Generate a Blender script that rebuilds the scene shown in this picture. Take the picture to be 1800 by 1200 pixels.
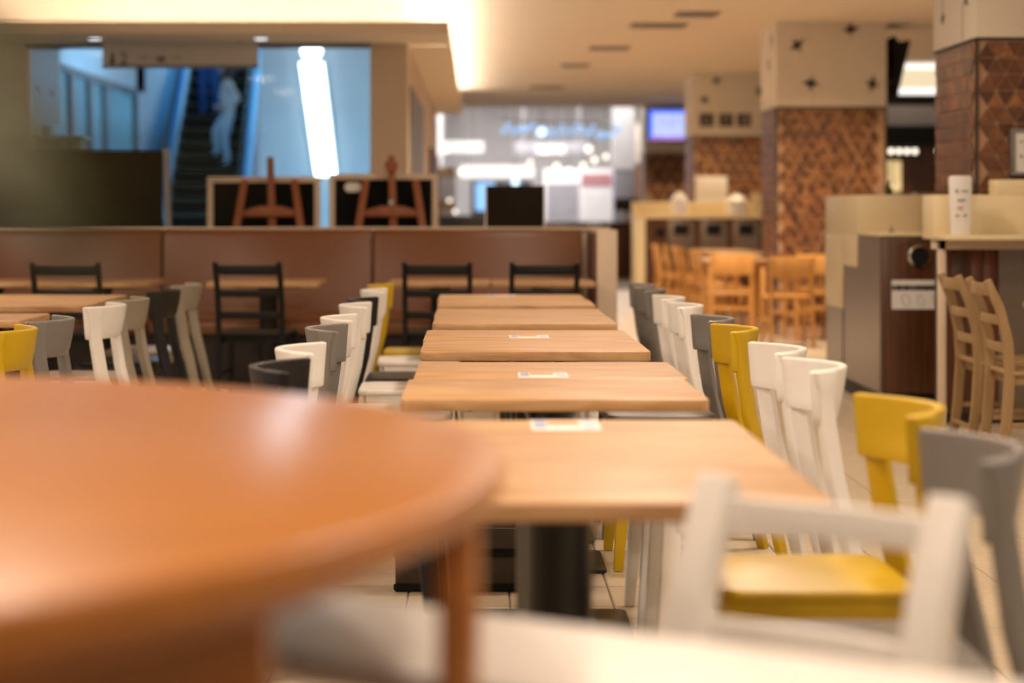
import bpy, bmesh, math, random
from mathutils import Vector, Matrix
random.seed(7)
PI = math.pi
R = math.radians
C = bpy.context.scene.collection
sc = bpy.context.scene
for o in list(bpy.data.objects):
    bpy.data.objects.remove(o, do_unlink=True)

# ------------------------------------------------------------------ camera, world, lights, exposure
EYE = 1.2
cam_d = bpy.data.cameras.new('camera')
cam = bpy.data.objects.new('camera', cam_d); C.objects.link(cam)
cam.location = (0, 0, EYE); cam.rotation_euler = (R(90), 0, 0)
cam_d.sensor_width = 36; cam_d.lens = 70
cam_d.shift_x = 60/1800; cam_d.shift_y = -230/1800
cam_d.clip_start = 0.05; cam_d.clip_end = 200
cam_d.dof.use_dof = True; cam_d.dof.focus_distance = 6.8; cam_d.dof.aperture_fstop = 1.85
sc.camera = cam
sc.view_settings.view_transform = 'Standard'; sc.view_settings.look = 'None'
sc.view_settings.gamma = 1; sc.view_settings.use_curve_mapping = False
sc.view_settings.exposure = -0.08
sc.cycles.use_denoising = True
sc.cycles.max_bounces = 6
sc.cycles.sample_clamp_indirect = 6

w = bpy.data.worlds.new('world'); sc.world = w; w.use_nodes = True
w.node_tree.nodes['Background'].inputs[0].default_value = (1.0, 0.84, 0.68, 1)
w.node_tree.nodes['Background'].inputs[1].default_value = 0.38

WARM = (1.0, 0.82, 0.64)
COOL = (0.24, 0.60, 1.0)
def area(name, loc, size, power, col, rot=(0, 0, 0), sy=None):
    d = bpy.data.lights.new(name, 'AREA'); d.energy = power; d.color = col
    d.shape = 'DISK' if sy is None else 'RECTANGLE'; d.size = size
    if sy is not None: d.size_y = sy
    o = bpy.data.objects.new(name, d); C.objects.link(o); o.location = loc; o.rotation_euler = rot
    return o
def spot(name, loc, power, col, ang=100, rad=0.04, rot=(0, 0, 0)):
    d = bpy.data.lights.new(name, 'SPOT'); d.energy = power; d.color = col
    d.spot_size = R(ang); d.spot_blend = 0.6; d.shadow_soft_size = rad
    o = bpy.data.objects.new(name, d); C.objects.link(o); o.location = loc; o.rotation_euler = rot
    return o
# unseen area lights added under the ceiling to light the dining area
for x in (-2.9, -0.9, 1.1, 3.1):
    for y in (1.2, 4.2, 7.2, 10.2):
        if x > 2 and y > 9 or x == -0.9 and y > 5: continue
        area('dining_fill_light', (x, y, 2.97), 0.34, (31 if y < 2 else 45) if x < 2 else 30, WARM)
area('dining_fill_light', (0.6, 12.6, 2.97), 0.3, 20, WARM)
area('dining_fill_light', (-4.2, 11.6, 2.97), 0.3, 30, WARM)
for x, y, e in ((1.0, 17.5, 190), (2.3, 17.0, 300), (1.2, 21.5, 190), (2.2, 22.0, 280), (1.2, 26, 190), (2.2, 29.5, 220), (1.0, 31, 190), (4.9, 17, 130)):
    spot('passage_fill_spot', (x, y, 2.96), e, WARM, 130)  # added spots without fittings, brighten the area beyond the dining tables
spot('stall_fill_spot', (5.4, 25.6, 1.95), 25, (1.0, 0.72, 0.38), 130)  # extra warm spot added to brighten the stall, apart from its bulbs
# added fill spots, no fittings, that brighten the middle clad pillars
for y in (18.2, 25.6, 33.0):
    spot('pillar_fill_spot', (3.2, y-0.9, 2.95), 150, (1.0, 0.72, 0.42), 100, 0.06, (R(20), 0, 0))
# added area fills: cool for the escalator hall, near white for the far shop
area('escalator_hall_fill', (-4.4, 26.0, 5.4), 2.6, 340, COOL, (R(-20), 0, 0), 2.0)
area('escalator_top_fill', (-4.2, 35.5, 6.6), 2.2, 650, COOL, (0, 0, 0), 2.0)
area('escalator_side_fill', (-1.8, 21.0, 0.6), 0.9, 55, COOL, (R(118), 0, 0), 0.5)
area('far_shop_fill', (0.7, 39.5, 3.9), 5.0, 600, (1.0, 0.94, 0.90), (0, 0, 0), 5.0)

# ------------------------------------------------------------------ materials
MATS = {}
def nodes_of(name):
    m = bpy.data.materials.new(name); m.use_nodes = True
    nt = m.node_tree; b = nt.nodes['Principled BSDF']
    return m, nt, b
def N(nt, t, **kw):
    n = nt.nodes.new(t)
    for k, v in kw.items(): setattr(n, k, v)
    return n
def coords(nt, scale=(1, 1, 1), rand=True):
    tc = N(nt, 'ShaderNodeTexCoord'); mp = N(nt, 'ShaderNodeMapping')
    mp.inputs['Scale'].default_value = scale
    nt.links.new(tc.outputs['Object'], mp.inputs['Vector'])
    if rand:
        oi = N(nt, 'ShaderNodeObjectInfo'); mu = N(nt, 'ShaderNodeMath', operation='MULTIPLY'); mu.inputs[1].default_value = 37.0
        nt.links.new(oi.outputs['Random'], mu.inputs[0]); cb = N(nt, 'ShaderNodeCombineXYZ')
        for i in range(3): nt.links.new(mu.outputs[0], cb.inputs[i])
        nt.links.new(cb.outputs[0], mp.inputs['Location'])
    return mp.outputs['Vector']
def ramp(nt, fac, stops):
    r = N(nt, 'ShaderNodeValToRGB'); e = r.color_ramp.elements
    while len(e) < len(stops): e.new(0.5)
    for i, (p, c) in enumerate(stops): e[i].position = p; e[i].color = (*c, 1)
    nt.links.new(fac, r.inputs[0]); return r.outputs[0]
def sh(c, k): return tuple(min(1, max(0, v*k)) for v in c)
def mat(name, col, rough=0.5, scale=8, amt=0.08, metal=0.0, bump=0.0, spec=0.5, stretch=(1, 1, 1)):
    if name in MATS: return MATS[name]
    m, nt, b = nodes_of(name)
    nz = N(nt, 'ShaderNodeTexNoise'); nz.inputs['Scale'].default_value = scale; nz.inputs['Detail'].default_value = 4
    nt.links.new(coords(nt, stretch), nz.inputs['Vector'])
    nt.links.new(ramp(nt, nz.outputs[0], [(0.25, sh(col, 1-amt)), (0.75, sh(col, 1+amt))]), b.inputs['Base Color'])
    b.inputs['Roughness'].default_value = rough; b.inputs['Metallic'].default_value = metal
    b.inputs['Specular IOR Level'].default_value = spec
    if bump:
        bp = N(nt, 'ShaderNodeBump'); bp.inputs['Strength'].default_value = bump; bp.inputs['Distance'].default_value = 0.002
        nt.links.new(nz.outputs[0], bp.inputs['Height']); nt.links.new(bp.outputs[0], b.inputs['Normal'])
    MATS[name] = m; return m
def wood(name, dark, mid, light, rough=0.35, stretch=(2, 22, 22), scale=1.0, spec=0.5, contrast=0.18, coat=0.0):
    m, nt, b = nodes_of(name)
    v = coords(nt, stretch)
    n1 = N(nt, 'ShaderNodeTexNoise'); n1.inputs['Scale'].default_value = scale; n1.inputs['Detail'].default_value = 8
    n1.inputs['Roughness'].default_value = 0.62; n1.inputs['Distortion'].default_value = 0.8
    nt.links.new(v, n1.inputs['Vector'])
    c = ramp(nt, n1.outputs[0], [(0.5-contrast, dark), (0.5, mid), (0.5+contrast, light)])
    nt.links.new(c, b.inputs['Base Color'])
    b.inputs['Roughness'].default_value = rough; b.inputs['Specular IOR Level'].default_value = spec
    b.inputs['Coat Weight'].default_value = coat; b.inputs['Coat Roughness'].default_value = 0.12
    MATS[name] = m; return m
def emit(name, col, strength, var=0.06, scale=3):
    m, nt, b = nodes_of(name)
    nz = N(nt, 'ShaderNodeTexNoise'); nz.inputs['Scale'].default_value = scale
    nt.links.new(coords(nt), nz.inputs['Vector'])
    c = ramp(nt, nz.outputs[0], [(0.3, sh(col, 1-var)), (0.7, col)])
    b.inputs['Base Color'].default_value = (0.02, 0.02, 0.02, 1)
    nt.links.new(c, b.inputs['Emission Color']); b.inputs['Emission Strength'].default_value = strength
    MATS[name] = m; return m
def glass(name, tint=(0.96, 0.98, 0.98), refl=0.004):
    m = bpy.data.materials.new(name); m.use_nodes = True; nt = m.node_tree; nt.nodes.clear()
    out = N(nt, 'ShaderNodeOutputMaterial'); tr = N(nt, 'ShaderNodeBsdfTransparent'); gl = N(nt, 'ShaderNodeBsdfGlossy')
    tr.inputs[0].default_value = (*tint, 1); gl.inputs['Roughness'].default_value = 0.03
    nz = N(nt, 'ShaderNodeTexNoise'); nz.inputs['Scale'].default_value = 2.0
    mx = N(nt, 'ShaderNodeMixShader'); mr = N(nt, 'ShaderNodeMapRange')
    mr.inputs['To Min'].default_value = refl*0.8; mr.inputs['To Max'].default_value = refl*1.2
    nt.links.new(nz.outputs[0], mr.inputs['Value']); nt.links.new(mr.outputs[0], mx.inputs[0])
    nt.links.new(tr.outputs[0], mx.inputs[1]); nt.links.new(gl.outputs[0], mx.inputs[2]); nt.links.new(mx.outputs[0], out.inputs[0])
    MATS[name] = m; return m

wood('table_wood', (0.34, 0.175, 0.07), (0.48, 0.275, 0.125), (0.60, 0.375, 0.19), 0.42, (3.2, 16, 16), 1.0)
wood('counter_wood', (0.36, 0.11, 0.006), (0.44, 0.145, 0.008), (0.52, 0.18, 0.012), 0.28, (2, 18, 18), 1.0, 0.75, contrast=0.3)
wood('chair_beech', (0.46, 0.20, 0.045), (0.56, 0.27, 0.07), (0.66, 0.34, 0.10), 0.4, (14, 14, 2), 1.0, contrast=0.3)
wood('chair_oak', (0.24, 0.145, 0.06), (0.31, 0.195, 0.085), (0.38, 0.25, 0.12), 0.45, (14, 14, 2), 1.0, contrast=0.3)
wood('easel_wood', (0.20, 0.05, 0.012), (0.27, 0.075, 0.018), (0.33, 0.10, 0.025), 0.5, (14, 14, 2), 1.0, contrast=0.3)
wood('walnut', (0.035, 0.012, 0.005), (0.085, 0.030, 0.010), (0.14, 0.052, 0.018), 0.35, (55, 30, 1.2), 1.0, contrast=0.2)
wood('rosewood', (0.05, 0.014, 0.005), (0.15, 0.042, 0.012), (0.22, 0.07, 0.02), 0.35, (24, 24, 1.5), 1.0, contrast=0.2)
P_WHITE = mat('plastic_white', (0.80, 0.77, 0.73), 0.38, 30, 0.02)
P_GREY = mat('plastic_grey', (0.195, 0.180, 0.165), 0.36, 30, 0.03)
P_YELLOW = mat('plastic_yellow', (0.56, 0.36, 0.004), 0.36, 30, 0.03)
P_BLACK = mat('plastic_black', (0.011, 0.010, 0.011), 0.42, 30, 0.05, spec=0.35)
P_TAUPE = mat('plastic_taupe', (0.30, 0.26, 0.20), 0.4, 30, 0.03)
BLACKPAINT = mat('black_paint', (0.007, 0.007, 0.006), 0.5, 20, 0.1, spec=0.25)
WHITEPAINT = mat('white_paint', (0.80, 0.77, 0.73), 0.42, 20, 0.02)
BLACKMETAL = mat('black_metal', (0.009, 0.009, 0.009), 0.32, 20, 0.1, 0.0, spec=0.4)
LEATHER = mat('brown_leather', (0.165, 0.057, 0.017), 0.40, 60, 0.10, 0, 0.15)
LEATHERSEAT = mat('seat_leather', (0.20, 0.078, 0.030), 0.34, 60, 0.08, 0, 0.15)
BASKET = mat('basket_brown', (0.060, 0.044, 0.032), 0.6, 30, 0.2)
SIGNPALE = mat('sign_pale', (0.60, 0.56, 0.52), 0.5, 6, 0.03)
DARKBASE = mat('dark_plinth', (0.020, 0.012, 0.008), 0.5, 10, 0.2)
CREAM = mat('cream_laminate', (0.74, 0.61, 0.37), 0.4, 4, 0.03)
CREAMWALL = mat('cream_wall', (0.66, 0.53, 0.40), 0.6, 3, 0.03)
WHITEWALL = mat('white_wall', (0.74, 0.66, 0.55), 0.6, 3, 0.03)
HALLWALL = mat('hall_wall', (0.66, 0.69, 0.72), 0.5, 1.2, 0.08)
CEIL = mat('ceiling_paint', (0.86, 0.73, 0.58), 0.8, 1, 0.02)
GROUT = mat('grout', (0.10, 0.075, 0.05), 0.8, 20, 0.1)
TILE = mat('floor_tile', (0.56, 0.46, 0.33), 0.34, 45, 0.10, 0, 0.05)
STEEL = mat('brushed_steel', (0.22, 0.175, 0.14), 0.30, 14, 0.12, 0.55, stretch=(30, 30, 1))
CHROME = mat('chrome', (0.6, 0.58, 0.55), 0.15, 10, 0.03, 1.0)
GREYMETAL = mat('grey_metal', (0.20, 0.19, 0.19), 0.45, 10, 0.06, 0.3)
DARKBROWN = mat('dark_brown_board', (0.016, 0.010, 0.006), 0.8, 4, 0.15, spec=0.15)
CHALK = mat('chalkboard', (0.004, 0.0035, 0.003), 0.8, 6, 0.3, spec=0.15)
PAPER = mat('paper_white', (0.80, 0.78, 0.76), 0.5, 20, 0.02)
PRINT_ORANGE = mat('print_orange', (0.80, 0.30, 0.12), 0.5, 20, 0.1)
PRINT_BLUE = mat('print_blue', (0.30, 0.33, 0.50), 0.5, 20, 0.1)
PRINT_DARK = mat('print_dark', (0.03, 0.025, 0.02), 0.6, 20, 0.1)
PRINT_GREY = mat('print_grey', (0.30, 0.27, 0.24), 0.6, 20, 0.1)
PRINT_RED = mat('print_red', (0.65, 0.18, 0.10), 0.5, 20, 0.1)
LEAF = mat('leaf_green', (0.060, 0.062, 0.001), 0.6, 12, 0.25)
CLAY = mat('clay_pot', (0.30, 0.13, 0.07), 0.7, 12, 0.1)
SOIL = mat('soil', (0.03, 0.02, 0.012), 0.9, 40, 0.3)
SKIN = mat('skin', (0.55, 0.36, 0.28), 0.5, 10, 0.03)
HAIR = mat('hair_dark', (0.015, 0.010, 0.008), 0.5, 30, 0.2)
SHIRT = mat('white_shirt', (0.72, 0.70, 0.69), 0.8, 10, 0.05)
PANTS = mat('pale_trousers', (0.62, 0.70, 0.76), 0.8, 10, 0.05)
BLUECLOTH = mat('blue_cloth', (0.02, 0.12, 0.36), 0.8, 10, 0.1)
STEPM = mat('escalator_black', (0.0022, 0.0024, 0.003), 0.6, 10, 0.2, 0.0, spec=0.2)
STEPY = mat('step_line', (0.10, 0.085, 0.02), 0.5, 10, 0.1)
RUBBER = mat('rubber', (0.012, 0.012, 0.012), 0.85, 10, 0.1, spec=0.15)
WAINSCOT = mat('brown_wainscot', (0.10, 0.035, 0.018), 0.5, 10, 0.1)
SKIRTM = mat('skirt_metal', (0.10, 0.095, 0.10), 0.5, 10, 0.06)
MULLION = mat('grey_mullion', (0.16, 0.15, 0.15), 0.45, 10, 0.1, 0.2)
BULB = emit('bulb_warm', (1.0, 0.88, 0.72), 2.6, 0.02)
BULBC = emit('bulb_cool', (0.62, 0.86, 1.0), 2.6, 0.02)
TUBE = emit('tube_white', (1.0, 0.95, 0.88), 1.5, 0.02)
COVE = emit('cove_led', (1.0, 0.91, 0.79), 24.0, 0.01)
TUBEBLUE = emit('tube_daylight', (0.74, 0.90, 1.0), 9.5, 0.02)
LEDBLUE = emit('led_blue', (0.25, 0.55, 1.0), 1.6, 0.3, 40)
PANEBLUE = emit('lit_pane', (0.14, 0.42, 0.68), 0.60, 0.35, 1.4)
DLIGHT = emit('downlight_lens', (0.85, 0.92, 1.0), 2.2, 0.02)
SCREENB = emit('screen_blue', (0.05, 0.16, 1.0), 1.4, 0.1)
SCREENW = emit('screen_pale', (0.50, 0.58, 1.0), 1.3, 0.25, 9)
SCREENM = emit('screen_magenta', (0.75, 0.20, 0.75), 0.8, 0.1)
LIGHTBOX = emit('lightbox_warm', (1.0, 0.80, 0.52), 1.0, 0.03)
SHOPGLOW = emit('shop_glow', (1.0, 0.70, 0.32), 1.2, 0.5, 6)
GLASS = glass('clear_glass')
GLASSBLUE = glass('balustrade_glass', (0.40, 0.74, 0.92), 0.01)
VENTDARK = mat('vent_dark', (0.34, 0.26, 0.19), 0.6, 10, 0.1)
SHOPWHITE = mat('shop_white', (0.75, 0.74, 0.76), 0.5, 4, 0.05)
SHOPGREY = mat('shop_grey', (0.34, 0.34, 0.38), 0.5, 4, 0.1)
SHOPPINK = mat('shop_pink', (0.45, 0.22, 0.24), 0.5, 4, 0.1)
SHOPTAN = mat('shop_tan', (0.50, 0.34, 0.16), 0.5, 4, 0.1)
SHOPDARK = mat('shop_dark', (0.03, 0.022, 0.018), 0.6, 4, 0.2)

# copper-coloured glazed cladding: three tones picked per tile
COPPER = []
for i, c in enumerate([(0.13, 0.045, 0.013), (0.20, 0.075, 0.022), (0.085, 0.027, 0.009), (0.28, 0.115, 0.036), (0.16, 0.052, 0.018)]):
    COPPER.append(mat('copper_tile_%s' % 'abcde'[i], c, 0.42, 22, 0.35))
COPPERGROUT = mat('copper_joint', (0.42, 0.25, 0.15), 0.6, 10, 0.1)

# ------------------------------------------------------------------ mesh helpers
class MB:
    def __init__(s): s.v = []; s.f = []; s.m = []
    def add(s, vs, fs, m=0):
        b = len(s.v); s.v += [tuple(x) for x in vs]
        s.f += [tuple(b+i for i in q) for q in fs]; s.m += [m]*len(fs); return s
    def box(s, x0, x1, y0, y1, z0, z1, m=0):
        return s.add([(x0, y0, z0), (x1, y0, z0), (x1, y1, z0), (x0, y1, z0), (x0, y0, z1), (x1, y0, z1), (x1, y1, z1), (x0, y1, z1)],
                     [(0, 3, 2, 1), (4, 5, 6, 7), (0, 1, 5, 4), (1, 2, 6, 5), (2, 3, 7, 6), (3, 0, 4, 7)], m)
    def sweep(s, path, wid, dep, side=(0, 1, 0), m=0):
        """rectangular section swept along path; wid along side, dep across; scalars or per-point lists"""
        n = len(path); P = [Vector(p) for p in path]; sd = Vector(side).normalized()
        W = wid if isinstance(wid, (list, tuple)) else [wid]*n
        D = dep if isinstance(dep, (list, tuple)) else [dep]*n
        vs = []
        for i in range(n):
            t = (P[min(i+1, n-1)]-P[max(i-1, 0)]).normalized()
            nn = sd.cross(t).normalized()
            for a, b in ((-1, -1), (1, -1), (1, 1), (-1, 1)):
                vs.append(P[i]+sd*(a*W[i]/2)+nn*(b*D[i]/2))
        fs = [(3, 2, 1, 0), tuple(4*(n-1)+k for k in range(4))]
        for i in range(n-1):
            for k in range(4):
                fs.append((4*i+k, 4*i+(k+1) % 4, 4*i+4+(k+1) % 4, 4*i+4+k))
        return s.add(vs, fs, m)
    def tube(s, path, rad, n=10, m=0):
        P = [Vector(p) for p in path]; k = len(P)
        Rr = rad if isinstance(rad, (list, tuple)) else [rad]*k
        vs = []; ref = None
        for i in range(k):
            t = (P[min(i+1, k-1)]-P[max(i-1, 0)]).normalized()
            if ref is None: ref = Vector((0, 0, 1)) if abs(t.z) < 0.9 else Vector((1, 0, 0))
            a = t.cross(ref).normalized(); b = a.cross(t).normalized()
            for j in range(n):
                th = 2*PI*j/n; vs.append(P[i]+(a*math.cos(th)+b*math.sin(th))*Rr[i])
        fs = [tuple(reversed(range(n))), tuple(n*(k-1)+j for j in range(n))]
        for i in range(k-1):
            for j in range(n):
                fs.append((n*i+j, n*i+(j+1) % n, n*i+n+(j+1) % n, n*i+n+j))
        return s.add(vs, fs, m)
    def lathe(s, prof, c=(0, 0, 0), n=24, m=0):
        vs = []; k = len(prof)
        for r, z in prof:
            for j in range(n):
                th = 2*PI*j/n; vs.append((c[0]+r*math.cos(th), c[1]+r*math.sin(th), c[2]+z))
        fs = []
        for i in range(k-1):
            for j in range(n):
                fs.append((n*i+j, n*i+(j+1) % n, n*i+n+(j+1) % n, n*i+n+j))
        fs.append(tuple(reversed(range(n)))); fs.append(tuple(n*(k-1)+j for j in range(n)))
        return s.add(vs, fs, m)
    def prism(s, poly, a0, a1, plane='xy', m=0):
        n = len(poly)
        def pt(u, v, a): return {'xy': (u, v, a), 'xz': (u, a, v), 'yz': (a, u, v)}[plane]
        vs = [pt(u, v, a0) for u, v in poly]+[pt(u, v, a1) for u, v in poly]
        fs = [tuple(reversed(range(n))), tuple(range(n, 2*n))]+[(i, (i+1) % n, n+(i+1) % n, n+i) for i in range(n)]
        return s.add(vs, fs, m)
    def ball(s, c, r, n=12, m=0, sz=1.0):
        prof = [(max(1e-4, r*math.sin(PI*i/(n//2))), -r*sz*math.cos(PI*i/(n//2))) for i in range(n//2+1)]
        return s.lathe(prof, c, n, m)
    def data(s, name, mats, bevel=0.0, seg=2, smooth=True, angle=35):
        me = bpy.data.meshes.new(name); me.from_pydata(s.v, [], s.f)
        for m in mats: me.materials.append(m)
        if len(mats) > 1:
            for p, i in zip(me.polygons, s.m): p.material_index = i
        bm = bmesh.new(); bm.from_mesh(me)
        bmesh.ops.recalc_face_normals(bm, faces=bm.faces)
        if bevel:
            es = [e for e in bm.edges if len(e.link_faces) == 2 and e.calc_face_angle(0) > R(30)]
            bmesh.ops.bevel(bm, geom=es, offset=bevel, segments=seg, profile=0.5, affect='EDGES', clamp_overlap=True)
        bm.to_mesh(me); bm.free()
        if smooth:
            me.shade_smooth(); me.set_sharp_from_angle(angle=R(angle))
        return me
    def build(s, name, mats, parent=None, bevel=0.0, seg=2, smooth=True, loc=None, rotz=0, label=None, angle=35):
        if not isinstance(mats, (list, tuple)): mats = [mats]
        o = bpy.data.objects.new(name, s.data(name, mats, bevel, seg, smooth, angle)); C.objects.link(o)
        if parent is not None: o.parent = parent
        if loc is not None: o.location = loc
        if rotz: o.rotation_euler.z = rotz
        if label: o['label'] = label
        return o
def rrect(x0, x1, y0, y1, r, n=5):
    pts = []
    for cx, cy, a0 in ((x1-r, y1-r, 0), (x0+r, y1-r, 90), (x0+r, y0+r, 180), (x1-r, y0+r, 270)):
        for i in range(n+1):
            a = R(a0+90*i/n); pts.append((cx+r*math.cos(a), cy+r*math.sin(a)))
    return pts
def tag(o, label, cat, group=None, kind=None):
    if label: o['label'] = label
    if cat: o['category'] = cat
    if group: o['group'] = group
    if kind: o['kind'] = kind
    return o
def thing(name, label, cat, loc=(0, 0, 0), rotz=0, group=None):
    o = bpy.data.objects.new(name, None); C.objects.link(o); o.empty_display_size = 0.1
    o.location = loc; o.rotation_euler = (0, 0, rotz)
    return tag(o, label, cat, group)
def struct(mb, name, mats, label=None, **kw):
    o = mb.build(name, mats, **kw); o['kind'] = 'structure'
    if label: o['label'] = label
    return o
def dup(root, loc, rotz, label, group=None):
    r = root.copy(); C.objects.link(r); r.location = loc; r.rotation_euler = (0, 0, rotz); r['label'] = label
    if group: r['group'] = group
    for ch in list(root.children):
        c = ch.copy(); C.objects.link(c); c.parent = r
        for g in list(ch.children):
            d = g.copy(); C.objects.link(d); d.parent = c
    return r
def share(me, name, parent, loc, rot=(0, 0, 0), mat_override=None):
    o = bpy.data.objects.new(name, me); C.objects.link(o); o.parent = parent; o.location = loc; o.rotation_euler = rot
    return o
def text_mesh(txt, size, name, m, parent, loc, rot, depth=0.002):
    cu = bpy.data.curves.new(name+'_curve', 'FONT'); cu.body = txt; cu.size = size; cu.extrude = depth
    t = bpy.data.objects.new(name+'_curve', cu); C.objects.link(t)
    dg = bpy.context.evaluated_depsgraph_get()
    me = bpy.data.meshes.new_from_object(t.evaluated_get(dg)); me.name = name
    bpy.data.objects.remove(t, do_unlink=True)
    me.materials.clear(); me.materials.append(m)
    o = bpy.data.objects.new(name, me); C.objects.link(o); o.parent = parent; o.location = loc; o.rotation_euler = rot
    return o

# ------------------------------------------------------------------ setting: floor
floor = struct(MB().box(-9, 9, -2, 46, -0.12, -0.004), 'floor', GROUT, 'beige square floor tiles with thin dark joints')
T = 0.316; X0 = 0.098; Y0 = 6.04
def tile_mb(x, y, mb=None):
    g = 0.0018; mb = mb or MB()
    a, b, e = x+g, x+T-g, 0.0025
    return mb
tm = MB()
h = T/2-0.002; e = 0.003
tm.add([(-h, -h, -0.004), (h, -h, -0.004), (h, h, -0.004), (-h, h, -0.004), (-h+e, -h+e, 0), (h-e, -h+e, 0), (h-e, h-e, 0), (-h+e, h-e, 0)],
       [(4, 5, 6, 7), (0, 1, 5, 4), (1, 2, 6, 5), (2, 3, 7, 6), (3, 0, 4, 7)])
tile_me = tm.data('tile', [TILE], smooth=False)
near = set()
for i in range(-1, 8):
    for j in range(-4, 20):
        near.add((i, j))
for (i, j) in sorted(near):
    share(tile_me, 'tile', floor, (X0+(i+0.5)*T, Y0+(j+0.5)*T, 0))
fm = MB()
for i in range(-20, 17):
    for j in range(-18, 76):
        if (i, j) in near: continue
        cx, cy = X0+(i+0.5)*T, Y0+(j+0.5)*T
        fm.add([(cx+a, cy+b, z) for a, b, z in ((-h, -h, -0.004), (h, -h, -0.004), (h, h, -0.004), (-h, h, -0.004), (-h+e, -h+e, 0), (h-e, -h+e, 0), (h-e, h-e, 0), (-h+e, h-e, 0))],
               [(4, 5, 6, 7), (0, 1, 5, 4), (1, 2, 6, 5), (2, 3, 7, 6), (3, 0, 4, 7)])
tf = fm.build('tile_field', TILE, floor, smooth=False); tf['kind'] = 'stuff'

# ------------------------------------------------------------------ setting: ceiling, bulkhead, walls
ce = MB()
ce.box(-9, 9, -3, 20, 3.0, 3.12); ce.box(-0.95, 9, 20, 34.2, 3.0, 3.12)
ceiling = struct(ce, 'ceiling', CEIL, 'cream suspended ceiling over the dining area')
bk = MB()
bk.box(-9, -0.235, 16.0, 17.15, 2.626, 2.72); bk.box(-9, -0.60, 17.15, 17.25, 2.626, 3.0); bk.box(-0.92, -0.235, 17.25, 29.5, 2.626, 2.72); bk.box(-0.92, -0.60, 17.25, 29.5, 2.72, 3.0); bk.box(-9, -0.92, 17.25, 20.0, 2.90, 2.96)
struct(bk, 'trim_1', CEIL, 'dropped bulkhead with a glowing cove along its upper edge', bevel=0.004)
struct(MB().box(-9, -0.95, 19.9, 20, 2.96, 7.4), 'wall_front', HALLWALL)
cove = thing('cove_light', 'bright cove light strip along the top of the dropped bulkhead', 'light', (0, 16.1, 2.72))
MB().box(-9, -0.35, 0.52, 0.60, 0.0, 0.022).build('front_strip', COVE, cove)
MB().box(-0.37, -0.29, 0.7, 13.3, 0.0, 0.022).build('side_strip', COVE, cove)

# wall between escalator hall and passage
wl = struct(MB().box(-0.92, -0.6, 17.0, 29.5, 0, 2.626), 'wall_middle', CREAMWALL, 'cream wall end beside the escalator hall')
MB().box(-0.6, -0.585, 17.6, 21.6, 0, 2.30).build('shutter_panel', GREYMETAL, wl)
MB().box(-0.6, -0.57, 24.5, 29.5, 0, 1.98).build('wainscot_panel', WAINSCOT, wl)
struct(MB().box(-9, -3.86, 16.9, 17.1, 0, 2.626), 'wall_left', CREAMWALL, 'cream wall left of the glass front')

# escalator hall shell
struct(MB().box(-9, -0.92, 40, 40.2, 0, 7.5), 'wall_back', HALLWALL, 'pale wall at the back of the escalator hall')
struct(MB().box(-9, -0.92, 20, 40, 7.4, 7.5), 'ceiling_hall', HALLWALL)
hl = struct(MB().box(-5.6, -5.4, 17.1, 24.0, 0, 3.3).box(-5.4, -5.18, 23.8, 31.0, 3.02, 5.0).box(-5.4, -5.18, 30.2, 40, 0, 7.4).box(-5.4, -5.18, 23.8, 31.0, 0, 0.15), 'wall_hall', HALLWALL, 'pale side wall of the escalator hall')
# glass front of the escalator hall: panes with slim metal frame
gf = thing('glass_front', 'frameless glass front before the escalator hall', 'glazing', (0, 17.0, 0))
xs = [-3.86, -2.88, -1.90, -0.92]
for a, b in zip(xs[:-1], xs[1:]):
    MB().box(a+0.006, b-0.006, -0.006, 0.006, 0.05, 2.59).build('pane', GLASS, gf)
MB().box(-3.86, -0.92, -0.03, 0.03, 2.585, 2.626).build('top_rail', GREYMETAL, gf)
MB().box(-3.86, -0.92, -0.03, 0.03, 0.0, 0.05).build('bottom_rail', GREYMETAL, gf)
MB().box(-3.86, -3.83, -0.03, 0.03, 0.05, 2.585).build('side_jamb', WHITEPAINT, gf)
# shop front along the hall's left wall
sf = thing('hall_shop_front', 'blue lit shop windows with grey mullions beside the escalator', 'window', (-5.2, 23.8, 0))
MB().box(-0.04, 0.06, 0.0, 6.34, 2.93, 3.02).build('header', MULLION, sf)
for yy in (0.0, 1.35, 2.6, 3.7, 6.12):
    MB().box(-0.04, 0.06, yy, yy+0.22, 0.15, 2.93).build('mullion', MULLION, sf)
for a, b in ((0.22, 1.35), (1.57, 2.6), (2.82, 3.7), (3.92, 6.12)):
    MB().box(-0.02, 0.0, a, b, 0.15, 2.93).build('pane', PANEBLUE, sf)
hp = thing('hanging_banner', 'pale banner hanging at the left inside the glass front', 'banner', (-4.62, 22.0, 0))
MB().box(-0.36, 0.0, -0.01, 0.01, 2.12, 2.98).build('cloth', SHOPWHITE, hp)
MB().tube([(-0.78, 0, 2.99), (0.02, 0, 2.99)], 0.015).build('rod', GREYMETAL, hp)
MB().box(-0.27, -0.24, -0.014, -0.01, 2.50, 2.56).box(-0.11, -0.08, -0.014, -0.01, 2.46, 2.52).build('print', PRINT_BLUE, hp)
tag(MB().box(-0.30, 0.30, -0.25, 0.25, 0, 0.04).box(-0.26, 0.26, -0.2, 0.2, 0.04, 1.98).box(-0.3, 0.3, -0.25, 0.25, 1.98, 2.03).build('display_cabinet', wood('cab_wood', (0.18, 0.09, 0.03), (0.30, 0.16, 0.06), (0.40, 0.24, 0.10), 0.5, (20, 20, 2)), None, 0.01, loc=(-4.75, 22.6, 0)),
    'brown wooden cabinet under the pale hanging banner', 'cabinet')

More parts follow.
